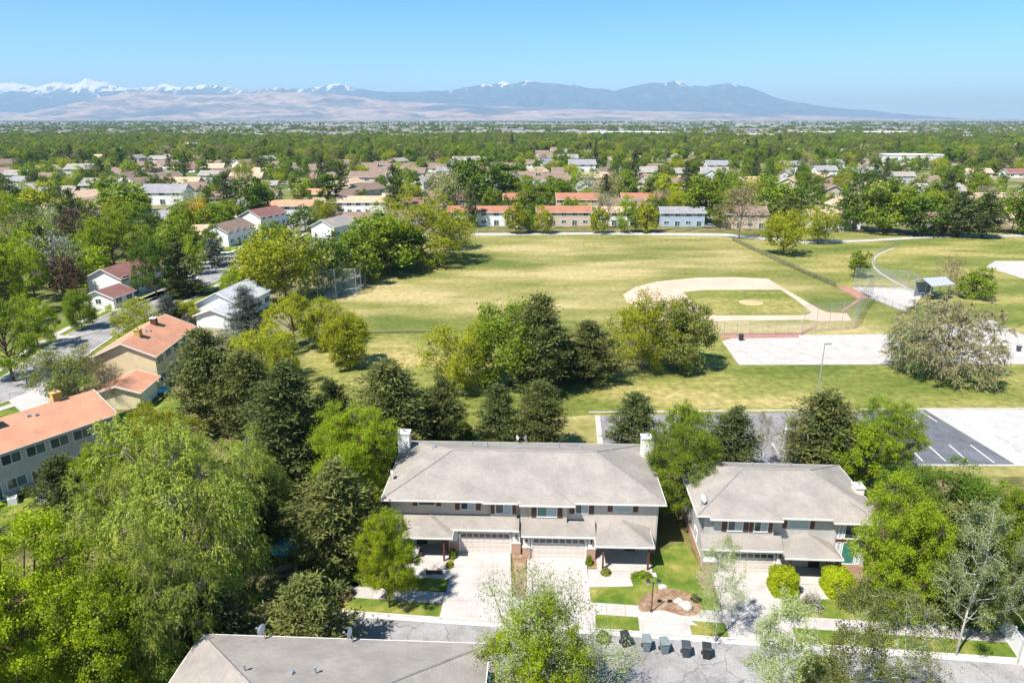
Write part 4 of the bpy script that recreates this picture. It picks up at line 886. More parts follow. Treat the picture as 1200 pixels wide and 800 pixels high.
# picnic area: table under a blue parasol
X, Y = at(336, 662); r = empty('parasol', (X, Y, 0), .4, 'faded blue parasol open over the picnic table', 'parasol')
MB().tube([(0,0,0),(0,0,2.6)], .03, 7).build('pole', M_WHITE, r); cn = MB(); k = 8
for j in range(k):
    a, b_ = 2*math.pi*j/k, 2*math.pi*(j+1)/k; cn.quad((0,0,2.7), (1.5*math.cos(a),1.5*math.sin(a),2.15), (1.5*math.cos(b_),1.5*math.sin(b_),2.15)); cn.quad((1.5*math.cos(a),1.5*math.sin(a),2.15), (1.5*math.cos(a),1.5*math.sin(a),2.0), (1.5*math.cos(b_),1.5*math.sin(b_),2.0), (1.5*math.cos(b_),1.5*math.sin(b_),2.15))
cn.build('canopy', M_BLUE, r)
for j in range(k):
    a = 2*math.pi*j/k; MB().tube([(0,0,2.62),(1.48*math.cos(a),1.48*math.sin(a),2.13)], .012, 4).build('rib', M_WHITE, r)
def picnic(px, label, rz):
    X, Y = at(*px); r = empty('picnic_table', (X, Y, 0), rz, label, 'picnic table'); wd = plain('picnic_wood', (.30, .22, .17), .8, 0, .25, 5)
    for i in range(5): MB().box(-.9, .9, -.36+i*.145, -.36+i*.145+.135, .72, .76).build('plank', wd, r)
    for s in (-1, 1):
        for i in range(2): y0 = s*.72-.14+i*.145; MB().box(-.9, .9, y0, y0+.135, .42, .46).build('plank', wd, r)
        MB().tube([(s*.65,-.65,0),(s*.65,-.2,.72)], .035, 5).tube([(s*.65,.65,0),(s*.65,.2,.72)], .035, 5).box(s*.65-.03, s*.65+.03, -.8, .8, .36, .42).build('leg_frame', wd, r)
picnic((338, 672), 'brown picnic table standing under the blue parasol', .5); picnic((352, 684), 'brown picnic table in the shade in front of the parasol', .3)
# white vinyl fence at the lower right
a, b_ = np.array(at(1164, 728)), np.array(at(1218, 810)); d = b_-a; ln = float(np.linalg.norm(d)); r = empty('vinyl_fence', (*a, 0), math.atan2(d[1], d[0]), 'white vinyl privacy fence at the end of the pavement', 'fence')
nP = 5; pw = ln/nP; pk = None
for i in range(nP+1): o = MB().box(-.06, .06, -.06, .06, 0, 1.9).frust([(-.09,-.09),(.09,-.09),(.09,.09),(-.09,.09)], 1.903, [(-.02,-.02),(.02,-.02),(.02,.02),(-.02,.02)], 2.0).build('post', M_PVC, r); o.location = (i*pw, 0, 0)
for i in range(nP):
    MB().box(i*pw+.07, (i+1)*pw-.07, -.045, .045, 1.68, 1.8).build('rail', M_PVC, r); MB().box(i*pw+.07, (i+1)*pw-.07, -.045, .045, .08, .2).build('rail', M_PVC, r); nb = 8; bw = (pw-.16)/nb
    if pk is None: pk = MB().box(.004, bw-.004, -.02, .02, .203, 1.677).mesh('board', M_PVC)
    for j in range(nb): o = link('board', pk, r); o.location = (i*pw+.08+j*bw, 0, 0)
# cars
def car(label, px, rz, m, tall=False, z=.06):
    X, Y = at(*px); r = empty('parked_car', (X, Y, z), rz, label, 'car'); hb = .95 if tall else .82; ht = 1.75 if tall else 1.42
    prof = [(-2.2,.35),(-2.25,.62),(-2.15,hb-.02),(-1.0,hb+.05),(2.05,hb),(2.2,.65),(2.15,.35)] 
    b = MB(); n = len(prof)
    for y in (-.86, .86): b.v += [(x, y, zz) for x, zz in prof]
    b.f += [tuple(range(n))[::1], tuple(range(2*n-1, n-1, -1))] + [(i, n+i, n+(i+1)%n, (i+1)%n) for i in range(n)]
    b.build('body', m, r)
    x0, x1, x2, x3 = (-1.35, -.7, 1.75, 2.05) if tall else (-1.2, -.35, 1.0, 1.7)
    MB().frust([(x0,-.8),(x3,-.8),(x3,.8),(x0,.8)], hb+.003, [(x1,-.64),(x2,-.64),(x2,.64),(x1,.64)], ht-.06).build('glazing', M_GLASS, r)
    MB().frust([(x1-.03,-.66),(x2+.05,-.66),(x2+.05,.66),(x1-.03,.66)], ht-.057, [(x1+.1,-.58),(x2-.05,-.58),(x2-.05,.58),(x1+.1,.58)], ht).build('car_roof', m, r)
    for x in (-1.4, 1.35):
        for s in (-1, 1):
            w = MB().tube([(x, s*.68, .33), (x, s*.88, .33)], .33, 14).build('wheel', M_RUB, r); MB().tube([(x, s*.87, .33), (x, s*.895, .33)], .19, 10).build('rim', M_STEEL, w)
    for s in (-1, 1): MB().box(-2.27, -2.2, s*.62-.15, s*.62+.15, .6, .74).build('headlight', M_WHITE, r); MB().box(2.15, 2.22, s*.65-.12, s*.65+.12, .6, .75).build('tail_light', plain('lamp_red', (.4, .02, .02), .3), r)
CW = plain('car_white', (.74, .74, .75), .25, 0, .03, 1, .5); CD = plain('car_dark', (.04, .045, .055), .25, 0, .05, 1, .5); CR = plain('car_red', (.40, .02, .03), .25, 0, .05, 1, .5); CS_ = plain('car_silver', (.48, .49, .50), .25, .4, .03, 1, .5)
for lab, px, rz, m, tall in (('silver estate car under the olive street tree', (72, 463), 5, CS_, True), ('red car on the driveway below the maples', (99, 359), 20, CR, False), ('white pickup-sized car by the street lawn', (238, 315), 15, CW, True), ('white car parked beside the dark conifer', (222, 330), 25, CW, False),
   ('dark car parked in front of the dark conifer', (208, 337), 25, CD, False), ('white van on the driveway of the brown-roofed white house', (262, 303), 12, CW, True), ('dark car turning at the head of the street', (289, 310), 60, CD, False), ('dark hatchback by the park-side trees', (1037, 268), 0, CD, True),
   ('blue-grey car before the golden tree', (242, 281), 10, CD, True), ('white car in the garden left of the maples', (10, 332), 30, CW, False), ('white car between the townhouses by the path', (612, 268), 5, CW, True), ('silver car beside the slate-roofed row', (830, 267), 0, CS_, False)):
    car(lab, px, R(rz), m, tall); TREES.append((*at(*px), 2.5))
# ---- ball field fences: posts, rails and wire sheets
def fence(label, pts, hh, step=3.0, wire=None, z=0, cat='fence', name='chain_link_fence'):
    r = empty(name, (pts[0][0], pts[0][1], 0), 0, label, cat); ox, oy = pts[0]; pp = [(x-ox, y-oy) for x, y in pts]
    pm = MB().tube([(0,0,0),(0,0,hh+.04)], .045, 6).mesh('post', M_STEEL)
    for a, b_ in zip(pp, pp[1:]):
        d = math.dist(a, b_); n = max(1, round(d/step))
        for i in range(n): o = link('post', pm, r); o.location = (a[0]+(b_[0]-a[0])*i/n, a[1]+(b_[1]-a[1])*i/n, 0)
        MB().tube([(*a, hh), (*b_, hh)], .03, 5).build('rail', M_STEEL, r)
        w = MB(); w.quad((*a, .03), (*b_, .03), (*b_, hh-.03), (*a, hh-.03)); w.build('wire_mesh', wire or M_WIRE, r)
    o = link('post', pm, r); o.location = (*pp[-1], 0); return r
fence('long low outfield fence slanting across the park lawn', P((858, 282), (905, 304), (945, 322), (980, 337)), 1.3, 3, meshwire('wire_dark', (.12, .10, .07), .45))
fence('curved outfield fence round the far ball field', smooth_pts(P((1055, 288), (1040, 292), (1027, 299), (1022, 307), (1027, 316), (1042, 326), (1064, 337)), 2, False), 1.3, 3)
fence('low fence along the near edge of the ball field outfield', P((398, 391.5), (525, 390)), .55, 4, meshwire('wire_brown', (.16, .12, .07), .35))
fence('tall backstop fence behind home plate', P((1022, 350), (1006, 372), (1000, 386), (940, 391)), 5.5, 3)
fence('dugout fence along the concrete plaza', P((938, 393), (848, 393), (820, 388)), 2.4, 2.5)
fence('tall screen fence round the spectator pad', P((1000, 336), (1062, 340), (1083, 349)), 4.5, 3)
fence('side fence between spectator pad and diamond', P((1000, 337), (1020, 350), (1063, 368)), 1.4, 2.5)
slab('kerb', offs(smooth_pts(P((1048, 291), (1030, 298), (1023, 307), (1028, 317), (1044, 328), (1064, 338)), 3, False), -.3, .3), 0, .12, M_CONC)
# bleacher shelter with a pitched grey roof
X, Y = at(1090, 349); r = empty('shelter', (X, Y, 0), R(18), 'grey steel shelter with pitched roof between the ball fields', 'shelter'); q = 2.6
for sx in (-q, q):
    for sy in (-2, 2): MB().tube([(sx, sy, 0), (sx, sy, 3.6)], .09, 8).build('post', M_STEEL, r)
sh = plain('shelter_roof', (.42, .45, .47), .4, .2, .08); gable_mesh(-q-.6, q+.6, -2.7, 2.7, 3.5, 4.7).build('roof', sh, r); MB().box(-q, q, 1.9, 2.0, 0, 3.3).build('back_panel', plain('panel_blue_grey', (.20, .25, .28), .5), r)
for i in range(3): MB().box(-q+.2, q-.2, -1.4+i*.9, -1.0+i*.9, .4+.35*i, .45+.35*i).box(-q+.3,-q+.4,-1.25+i*.9,-1.15+i*.9,0,.4+.35*i).box(q-.4,q-.3,-1.25+i*.9,-1.15+i*.9,0,.4+.35*i).build('bench', M_STEEL, r)
# car-park light
X, Y = at(957, 468); r = empty('street_light', (X, Y, 0), 0, 'tall grey car park light on the lawn strip', 'street light'); hh = hz(Y, 403)
MB().tube([(0,0,0),(0,0,.6)], .25, 10).build('base', M_CONC, r); MB().tube([(0,0,.6),(0,0,hh)], [.09,.06], 8).build('pole', M_STEEL, r); MB().box(.0,.9,-.16,.16,hh-.05,hh+.1).build('lamp_head', M_STEEL, r)
# batting cages on the left edge of the field
def cage(label, a, b_, wpx, hh):
    a, b_ = np.array(at(*a)), np.array(at(*b_)); d = b_-a; ln = float(np.linalg.norm(d)); r = empty('batting_cage', (*a, 0), math.atan2(d[1], d[0]), label, 'batting cage'); n = 6
    for i in range(n+1):
        for y in (0, wpx): MB().tube([(ln*i/n, y, 0), (ln*i/n, y, hh)], .07, 6).build('post', M_STEEL, r)
    for y in (0, wpx):
        MB().tube([(0,y,hh),(ln,y,hh)], .045, 5).build('rail', M_STEEL, r); w = MB(); w.quad((0,y+.01,.05),(ln,y+.01,.05),(ln,y+.01,hh),(0,y+.01,hh)); w.build('netting', M_NET, r)
    for x in (0, ln):
        MB().tube([(x,0,hh),(x,wpx,hh)], .045, 5).build('rail', M_STEEL, r); w = MB(); w.quad((x+.01,0,.05),(x+.01,wpx,.05),(x+.01,wpx,hh),(x+.01,0,hh)); w.build('netting', M_NET, r)
    MB().box(.2, ln-.2, .2, wpx-.2, 0, .08).build('pad', M_CONC_OLD, r)
cage('tall netted batting cage beside the field lawn', (418, 346), (446, 312), 4.5, 6.0)
cage('netted batting cage partly behind the park trees', (394, 350), (424, 318), 4.0, 6.5)
# odds and ends
X, Y = at(868, 399); r = empty('waste_basket', (X, Y, .08), 0, 'dark park waste basket on the plaza by the dugout fence', 'waste bin'); MB().frust([(.4*math.cos(i*.628),.4*math.sin(i*.628)) for i in range(10)], 0, [(.48*math.cos(i*.628),.48*math.sin(i*.628)) for i in range(10)], 1.0).build('body', G1, r); MB().tube([(0,0,1.003),(0,0,1.15)], [.52,.3], 10).build('lid', G1, r)
X, Y = at(1193, 412); r = empty('drinking_fountain', (X, Y, .08), 0, 'dark drinking fountain on the plaza edge', 'fountain'); MB().frust([(-.2,-.2),(.2,-.2),(.2,.2),(-.2,.2)], 0, [(-.3,-.3),(.3,-.3),(.3,.3),(-.3,.3)], 1.0).build('pedestal', G3, r); MB().tube([(0,0,1.003),(0,0,1.1)], .32, 12).build('bowl', M_STEEL, r)
X, Y = at(190, 459); r = empty('paddling_pool', (X, Y, .06), 0, 'round turquoise paddling pool on the grass behind the cream townhouse', 'pool'); pm_ = plain('pool_turquoise', (.03, .42, .60), .4, 0, .1)
k = MB(); k.tube([(1.0*math.cos(2*math.pi*i/20), 1.0*math.sin(2*math.pi*i/20), .2) for i in range(21)], .18, 8, False); k.build('rim', pm_, r, True); k = MB(); k.quad(*[(1.0*math.cos(2*math.pi*i/20), 1.0*math.sin(2*math.pi*i/20), .2) for i in range(20)]); k.build('water', glassm('pool_water', (.08, .5, .65)), r)
X, Y = at(566, 799); r = empty('covered_barbecue', (X-.2, Y, 0), .2, 'barbecue under a bright blue cover beside the foreground roof', 'barbecue'); MB().frust([(-.7,-.4),(.7,-.4),(.7,.4),(-.7,.4)], .1, [(-.55,-.3),(.55,-.3),(.55,.3),(-.55,.3)], 1.2).build('cover', M_BLUE, r)
for s in (-.55, .55): MB().tube([(s, 0, .0), (s, 0, .12)], .05, 6).build('foot', M_BLACK, r)
for lab, px in (('white air conditioner box behind the grey townhouse', (16, 590)), ('white air conditioner box by the low hedge', (50, 588)), ('white air conditioner box near the townhouse patio', (112, 560))):
    X, Y = at(*px); r = empty('air_conditioner', (X, Y, 0), .5, lab, 'air conditioner'); MB().box(-.4,.4,-.4,.4,.05,.8).build('casing', M_WHITE, r); MB().tube([(0,0,.803),(0,0,.84)], .33, 14).build('fan_grille', M_STEEL, r); MB().box(-.5,.5,-.5,.5,0,.045).build('pad', M_CONC, r)
a, b_ = at(139, 496), at(165, 487)
r = empty('green_fence', (*a, 0), math.atan2(b_[1]-a[1], b_[0]-a[0]), 'low green board fence between the two orange-roofed townhouses', 'fence'); gm = plain('fence_green', (.05, .16, .06), .7)
ln = math.dist(a, b_); n = 22; bm_ = MB().box(.01, ln/n-.01, -.02, .02, .08, 1.3).mesh('board', gm)
for i in range(n): o = link('board', bm_, r); o.location = (ln*i/n, 0, 0)
for z in (.3, 1.05): MB().box(0, ln, .022, .07, z, z+.08).build('rail', gm, r)
for i in range(4): MB().box(ln*i/3-.05, ln*i/3+.05, .072, .16, 0, 1.35).build('post', gm, r)

# ================================================================== TREES
T = tree
# pines and others behind the duplex
T('pine_tree', 'pin1', 'pine', 'tall dark pine rising behind the left chimney of the duplex', 462, 545, 424, 92)
T('pine_tree', 'pin3', 'pinedk', 'small dark pine standing left of the tall pine behind the duplex', 396, 540, 446, 58)
T('pine_tree', 'pin2', 'pinedk', 'broad dark pine between the cream townhouse and the duplex', 343, 582, 428, 100)
T('pine_tree', 'pin2', 'pine', 'dark pine behind the middle of the duplex roof', 518, 528, 442, 56)
T('pine_tree', 'pin3', 'pinedk', 'pine behind the duplex roof, left of the twin dishes', 585, 530, 452, 52)
T('pine_tree', 'pin1', 'pine', 'pine behind the twin dishes on the duplex roof', 632, 532, 448, 58)
T('pine_tree', 'pin3', 'pinedk', 'dark pine beside the white kerb behind the duplex', 742, 540, 462, 62)
T('leafy_tree', 'bl2', 'green', 'leafy tree behind the gap between the two houses', 800, 552, 470, 62)
T('pine_tree', 'pin2', 'pinedk', 'dark pine behind the left part of the grey house', 852, 562, 478, 62)
T('leafy_tree', 'bh2', 'green', 'leafy tree squeezed between the duplex and the grey house', 794, 612, 490, 84)
T('leafy_tree', 'bh2', 'vivid', 'fresh green tree on the front lawn strip of the duplex', 457, 712, 594, 68)
T('leafy_tree', 'bh1', 'maple', 'light green tree off the left end of the duplex', 418, 602, 478, 96)
T('pine_tree', 'pin2', 'pine', 'thick clumpy pine beside the picnic area', 396, 664, 545, 100)
T('pine_tree', 'pin3', 'pine', 'olive pine growing up at the corner of the foreground roof', 368, 778, 676, 96)
T('pine_tree', 'pin2', 'pinedk', 'dark pine shading the picnic area from behind', 312, 652, 552, 70)
# big feathery trees left of the picnic area
T('feathery_tree', 'fea1', 'feather', 'very large feathery pale green tree left of the picnic area', 236, 735, 488, 178)
T('feathery_tree', 'fea2', 'feather', 'feathery tree behind the largest feathery one, beside the broad pine', 296, 655, 508, 104)
T('feathery_tree', 'fea2', 'feather', 'feathery tree near the lawn of the grey townhouse', 150, 722, 552, 124)
T('feathery_tree', 'fea1', 'feather', 'feathery tree drooping over the left of the foreground roof', 212, 818, 630, 120)
T('leafy_tree', 'bh2', 'vivid', 'bright green maple rooted below the townhouse lawn', 48, 862, 612, 190)
T('leafy_tree', 'bh2', 'maple', 'darker maple next to the bright maple', 128, 850, 640, 140)
T('leafy_tree', 'bh2', 'vivid', 'bright maple crown half out of view beside the townhouse lawn', -30, 800, 640, 120)
T('leafy_tree', 'bh1', 'maple', 'leafy tree at the corner of the grey townhouse', 128, 606, 520, 70)
T('pine_tree', 'pin3', 'pinedk', 'small dark pine by the townhouse patio', 82, 612, 535, 62)
T('leafy_tree', 'bh1', 'lime', 'yellow-green tree between the townhouse corner and the feathery trees', 200, 600, 478, 90)
T('pine_tree', 'pin1', 'pinedk', 'dark pine under the feathery trees beside the foreground roof', 262, 790, 690, 75)
T('leafy_tree', 'bh2', 'deep', 'shaded tree at the left end of the foreground roof', 175, 840, 700, 110)
# by the cream townhouse
T('pine_tree', 'pin2', 'pine', 'spreading pine beside the cream townhouse', 254, 505, 386, 82)
T('pine_tree', 'pin1', 'pine', 'grey-green pine between the spreading pine and the broad dark pine', 298, 512, 412, 70)
T('leafy_tree', 'bl2', 'lime', 'vivid lime columnar tree in front of the park lawn', 334, 482, 396, 46)
T('vase_tree', 'vase', 'lime', 'low yellow-green tree left of the vivid lime one', 310, 452, 384, 76)
T('vase_tree', 'vase', 'olive', 'wide olive street tree between the two orange-roofed townhouses', 84, 474, 408, 74)
T('airy_tree', 'airy', 'tan', 'thin brownish tree in front of the garage wing', 128, 478, 418, 40)
T('spruce_tree', 'spr1', 'blue', 'blue spruce beside the white bungalow', 293, 404, 336, 58)
# foreground right
T('leafy_tree', 'airy', 'pale', 'pale-leaved tree between the two driveways and the near verge', 622, 850, 660, 142)
T('leafy_tree', 'bh2', 'vivid', 'green-hearted tree at the foot of the driveways', 630, 858, 692, 110)
T('leafy_tree', 'airy', 'pale', 'pale small tree on the near verge opposite the bins', 692, 862, 738, 100)
T('bare_tree', 'asp2', 'pale', 'leaning nearly leafless white-stemmed tree beside the third driveway', 838, 752, 632, 66, None)
T('aspen_tree', 'asp1', 'pale', 'white-stemmed aspen on the verge before the vinyl fence', 1120, 768, 590, 80)
T('aspen_tree', 'asp2', 'pale', 'white-stemmed aspen leaning at the vinyl fence', 1192, 778, 590, 66)
T('aspen_tree', 'asp1', 'olive', 'bare white-stemmed aspen on the near verge, opposite the third driveway', 985, 862, 684, 96)
T('aspen_tree', 'asp2', 'olive', 'bare aspen beside the dark juniper', 1040, 858, 688, 100)
T('aspen_tree', 'asp1', 'pale', 'leafy aspen at the kerb opposite the grey house', 906, 866, 702, 92)
T('leafy_tree', 'bh2', 'maple', 'dense green tree hiding the right corner of the grey house', 1040, 726, 560, 98)
T('leafy_tree', 'bh2', 'deep', 'rounded deep green tree above the right side lawn', 1078, 690, 540, 122)
T('leafy_tree', 'bh2', 'green', 'broad green tree in front of the right lawn corner', 1150, 690, 562, 120)
T('pine_tree', 'pin2', 'pine', 'brownish pine in the middle of the right-hand trees', 1108, 722, 590, 100)
T('leafy_tree', 'bh2', 'green', 'green tree at the right end by the vinyl fence', 1192, 720, 580, 96)
T('leafy_tree', 'bh1', 'deep', 'deep green tree low behind the aspen', 1150, 742, 640, 84)
T('pine_tree', 'pin1', 'pine', 'pine behind the right end of the grey house', 958, 562, 460, 84)
T('leafy_tree', 'bh1', 'green', 'leafy tree beside the dark parking bays', 1032, 566, 470, 76)
T('leafy_tree', 'bl1', 'maple', 'fresh green tree at the back corner of the grey house', 1002, 578, 492, 66)
T('bare_tree', 'asp2', 'bud', 'bare sapling before the car park', 890, 552, 482, 30); T('bare_tree', 'asp1', 'bud', 'bare sapling beside the large roof dish', 925, 556, 486, 30)
# park
T('lone_tree', 'bl3', 'lime', 'lone round lime tree on the park lawn with its shadow', 407, 430, 368, 54)
T('vase_tree', 'bl1', 'lime', 'yellow-green tree in the clump left of the lone lime tree', 346, 410, 343, 64)
T('vase_tree', 'vase', 'lime', 'low yellow-green tree next to the lone lime tree', 384, 404, 350, 58)
T('vase_tree', 'vase', 'lime', 'wide yellow-green tree left of the park pines', 537, 458, 380, 80)
T('vase_tree', 'bl3', 'green', 'tall green tree in the middle of the park clump', 598, 452, 357, 98)
T('pine_tree', 'pin1', 'pine', 'tall dark pine in the middle of the park clump', 630, 462, 346, 66)
T('pine_tree', 'pin2', 'pine', 'brown-green pine at the right of the park clump', 690, 448, 376, 66)
T('pine_tree', 'pin3', 'pinedk', 'dark pine low in the park clump', 655, 450, 385, 60)
T('vase_tree', 'vase', 'lime', 'broad olive-lime tree in front of the infield dirt', 752, 434, 347, 84)
T('vase_tree', 'bl3', 'olive', 'olive-lime tree beside the plaza, in front of the infield', 795, 432, 352, 74)
T('willow_tree', 'wil', 'bud', 'huge beige-olive willow just coming into leaf on the plaza edge', 1102, 444, 350, 120)
T('willow_tree', 'wil', 'pale', 'pale willow low behind the huge one', 1070, 436, 372, 60)
T('willow_tree', 'fea2', 'lime', 'bright yellow-green willow at the corner of the field', 494, 308, 227, 112)
T('leafy_tree', 'mb1', 'green', 'green tree at the foot of the bright park willow', 455, 320, 250, 76); T('leafy_tree', 'mb2', 'green', 'green tree behind the batting cages', 425, 330, 258, 62)
T('leafy_tree', 'mb3', 'deep', 'deep green tree left of the batting cages', 388, 340, 272, 60); T('leafy_tree', 'mvase', 'lime', 'yellowish tree at the end of the residential street', 335, 352, 266, 84)
T('airy_tree', 'mair', 'pale', 'pale thin tree between yellowish tree and batting cages', 362, 350, 272, 54); T('vase_tree', 'mvase', 'lime', 'lime tree right of the bright park willow', 527, 292, 246, 48)
T('vase_tree', 'mb3', 'lime', 'yellow-green tree standing over the white bungalow', 302, 342, 285, 50); T('leafy_tree', 'mb1', 'green', 'green tree beside the spectator area of the cages', 470, 315, 262, 60)
T('lone_tree', 'mvase', 'lime', 'round park tree above the outfield fence', 917, 299, 246, 48); T('lone_tree', 'mvase', 'lime', 'park tree in front of the white flat-roofed house', 958, 285, 241, 42)
T('airy_tree', 'mair', 'tan', 'beige leafless tree by the end of the path', 866, 280, 212, 50); T('lone_tree', 'mb1', 'green', 'small tree inside the curved fence', 1006, 325, 294, 24)
T('airy_tree', 'mair', 'tan', 'brown bare tree beside the grey shelter', 1110, 347, 298, 34); T('lone_tree', 'mb2', 'green', 'round green tree right of the grey shelter', 1142, 350, 312, 38)
for i, (x, y, t, w, lf, pr) in enumerate(((604,274,238,26,'lime','mb1'),(620,273,246,18,'green','mb2'),(637,274,240,24,'lime','mb2'),(702,274,243,22,'lime','mb1'),(735,273,236,28,'green','mb3'),(757,273,228,26,'lime','mb2'),(712,268,222,24,'bud','mair'))):
    T('path_tree', pr, lf, {'lime': 'young yellow-green tree in the row along the park path', 'green': 'young green tree in the row along the park path', 'bud': 'budding thin tree in the row along the park path', 'pine': 'dark conifer behind the row along the park path'}[lf], x, y, t, w, 'trees along the park path')
for x, y, t, w, lf, pr, lab in ((1035,274,212,56,'green','mb1','green tree at the back edge of the park'), (1075,276,218,54,'deep','mb2','deep green tree at the back edge of the park'), (1121,278,224,40,'pinedk','mpin','dark conifer at the back edge of the park'), (1150,279,226,36,'pinedk','mpin','dark conifer at the back edge of the park'), (1101,276,252,24,'plum','mb3','plum-coloured tree at the back edge of the park'),
   (1185,274,220,50,'green','mb3','green tree at the back edge of the park'), (1000,270,218,50,'deep','mb3','deep green tree at the back edge of the park'), (1215,276,222,50,'deep','mb1','deep green tree at the back edge of the park'), (905,262,205,52,'green','mb2','green tree at the back edge of the park'), (825,262,205,50,'green','mb1','green tree at the back edge of the park'), (930,262,212,46,'deep','mb3','deep green tree at the back edge of the park')):
    T('park_edge_tree', pr, lf, lab, x, y, t, w, 'trees at the back edge of the park')
# left neighbourhood street trees
for x, y, t, w, lf, pr, lab in ((16,446,345,80,'green','bl2','large green tree over the side street at the left edge'), (46,408,346,46,'maple','bl1','fresh green tree behind the large side street one'), (97,386,340,32,'green','bl3','slim green tree above the red car'), (12,372,282,56,'maple','bl1','bright maple at the left edge above the white car'), (42,352,274,56,'maple','bl2','bright maple beside the silver tree'),
   (74,348,266,58,'silver','mair','silver-grey leafed tree behind the maples'), (82,352,300,36,'plum','mb3','plum-leaved tree beside the silver one'), (137,326,246,68,'maple','bl2','tall bright tree behind the maroon-roofed house'), (184,350,276,54,'deep','bl1','dark broad tree right of the maroon-roofed house'), (214,345,284,40,'pinedk','mpin','dark conifer at the dark broad tree'),
   (160,396,352,56,'lime','vase','yellow-green tree behind the cream townhouse roof'), (200,384,346,40,'blue','spr1','small blue spruce behind the cream townhouse'), (218,380,352,30,'lime','bl3','small lime tree beside the small blue spruce'), (208,350,325,26,'pine','pin1','small conifer at the kerb by the parked cars'), (234,345,328,28,'pinedk','pin3','small dark conifer on the verge by the bungalow'),
   (252,312,280,34,'blue','mspr','grey spruce beside the white van'), (276,345,315,28,'maple','bl3','small green tree on the bungalow corner'), (230,322,275,24,'maple','mb2','slim green tree before the tan-roofed house'), (237,272,232,32,'gold','mb3','golden yellow tree in the neighbourhood'), (226,262,222,44,'pale','mair','pale tree behind the golden one'), (262,270,236,30,'green','mb1','green tree right of the golden one'),
   (298,262,208,42,'deep','mb1','dark green round tree above the street houses'), (100,300,236,50,'plum','mair','brownish thin tree behind the bright tree'), (52,262,212,50,'lime','mb2','lime tree far left among the roofs'), (150,262,214,54,'green','mb1','green tree among the far left roofs'), (35,292,244,56,'olive','mair','grey-olive thin tree at the left'), (68,280,238,50,'pale','mair','pale thin tree behind the silver one'),
   (322,296,260,34,'green','mb1','green tree at the street bend'), (358,272,240,32,'deep','mb3','green tree before the orange-roofed street end house'), (388,250,204,28,'deep','mpop','dark upright tree by the stacked townhouse'), (15,320,285,36,'deep','mb2','deep green tree far left by the pavement'), (172,300,262,30,'green','mb3','green tree above the maroon roof'), (250,300,262,24,'green','mb2','small green tree beside the van driveway'),
   (310,325,280,50,'lime','mb1','lime tree leaning over the side street'), (520,250,195,52,'bud','mair','budding brown tree beyond the park willow'), (565,246,180,62,'deep','mb2','great dark green tree behind the red-roofed row'), (545,244,186,44,'deep','mb1','dark green tree beside the great dark one'), (590,240,192,36,'deep','mpop','dark upright tree right of the great dark one'), (640,240,215,28,'green','mb3','green tree behind the second townhouse row'),
   (760,246,212,24,'pine','mpin','conifer behind the path row'), (780,240,205,40,'lime','mb2','lime tree behind the slate-roofed row'), (690,238,196,40,'pale','mair','pale tall tree behind the second townhouse row'), (712,240,204,36,'tan','mair','brown bare tree behind the second townhouse row')):
    T('neighbourhood_tree', pr, lf, lab, x, y, t, w)

# ================================================================== BEYOND THE PARK
def free(X, Y, rr, pad=.8): return all((X-a)**2 + (Y-b_)**2 > ((rr+c)*pad)**2 for a, b_, c in TREES)
def px_of(X, Y): 
    zc = Y*CS + H*SN; return 600 + X*FP/zc, 400 + (H*CS - Y*SN)*FP/zc
rcA = np.array(rc)
def allowed(X, Y):
    x, y = px_of(X, Y)
    if y > 340: return False
    if np.min(np.hypot(rcA[:, 0]-X, rcA[:, 1]-Y)) < 9: return False
    if x > 330 and y > 268 - (x > 1000)*2: 
        return False
    return True
# proto houses, copied with their parts
HP = []
for i, (wm, rm, st_, tx) in enumerate(((M_SID_W, M_ROOF_BR, 1, 'white brown-roofed'), (M_SID_T, M_ROOF_BR, 1, 'tan brown-roofed'), (M_SID_W, M_ROOF_GR, 2, 'white grey-roofed two-storey'), (M_SID_T, M_ROOF_TAN, 1, 'tan-roofed'), (M_SID_G, M_ROOF, 2, 'grey two-storey'), (M_SID_W, M_ROOF_MAR, 1, 'white red-roofed'), (M_SID_Y, M_ROOF, 1, 'cream pale-roofed'))):
    HP.append((wm, rm, st_, tx, []))
g = random.Random(5); nh = 0; spots = []
Yr = 255.0
while Yr < 1250:
    step = 34 + (Yr-250)*.045; xx = -Yr*.82
    while xx < Yr*.82:
        X = xx + g.uniform(-4, 4); Y = Yr + g.uniform(-5, 5); keep = (.88 if Y < 600 else .55) if X < Y*.25 else (.42 if Y < 600 else .22)
        if allowed(X, Y) and g.random() < keep and free(X, Y, 9, .85): spots.append((X, Y)); TREES.append((X, Y, 11))
        xx += 19 + (Yr-250)*.028
    Yr += step
for X, Y in spots[:260]:
    k = g.choices(range(7), (5, 6, 2, 5, 2, 1, 2))[0]; wm, rm, st_, tx, made = HP[k]; rot = R(g.choice((0, 0, 90, 5, 60, -8)) + g.uniform(-4, 4))
    if not made:
        o = gable_house('distant_house', tx + ' house among the treetops beyond the park', X, Y, rot, 14, 9.5, 3.0 if st_ == 1 else 5.0, 5.4 if st_ == 1 else 7.6, wm, rm, 'house', 'houses among the far trees', wins='f', nwin=3, storeys=st_, gablewin=True, gar=('b', 2)); made.append(o)
    else:
        o = copy_tree(made[0]); o.location = (X, Y, 0); o.rotation_euler = (0, 0, rot)
    s = g.uniform(.85, 1.25); o.scale = (s*g.uniform(.9, 1.3), s, s)
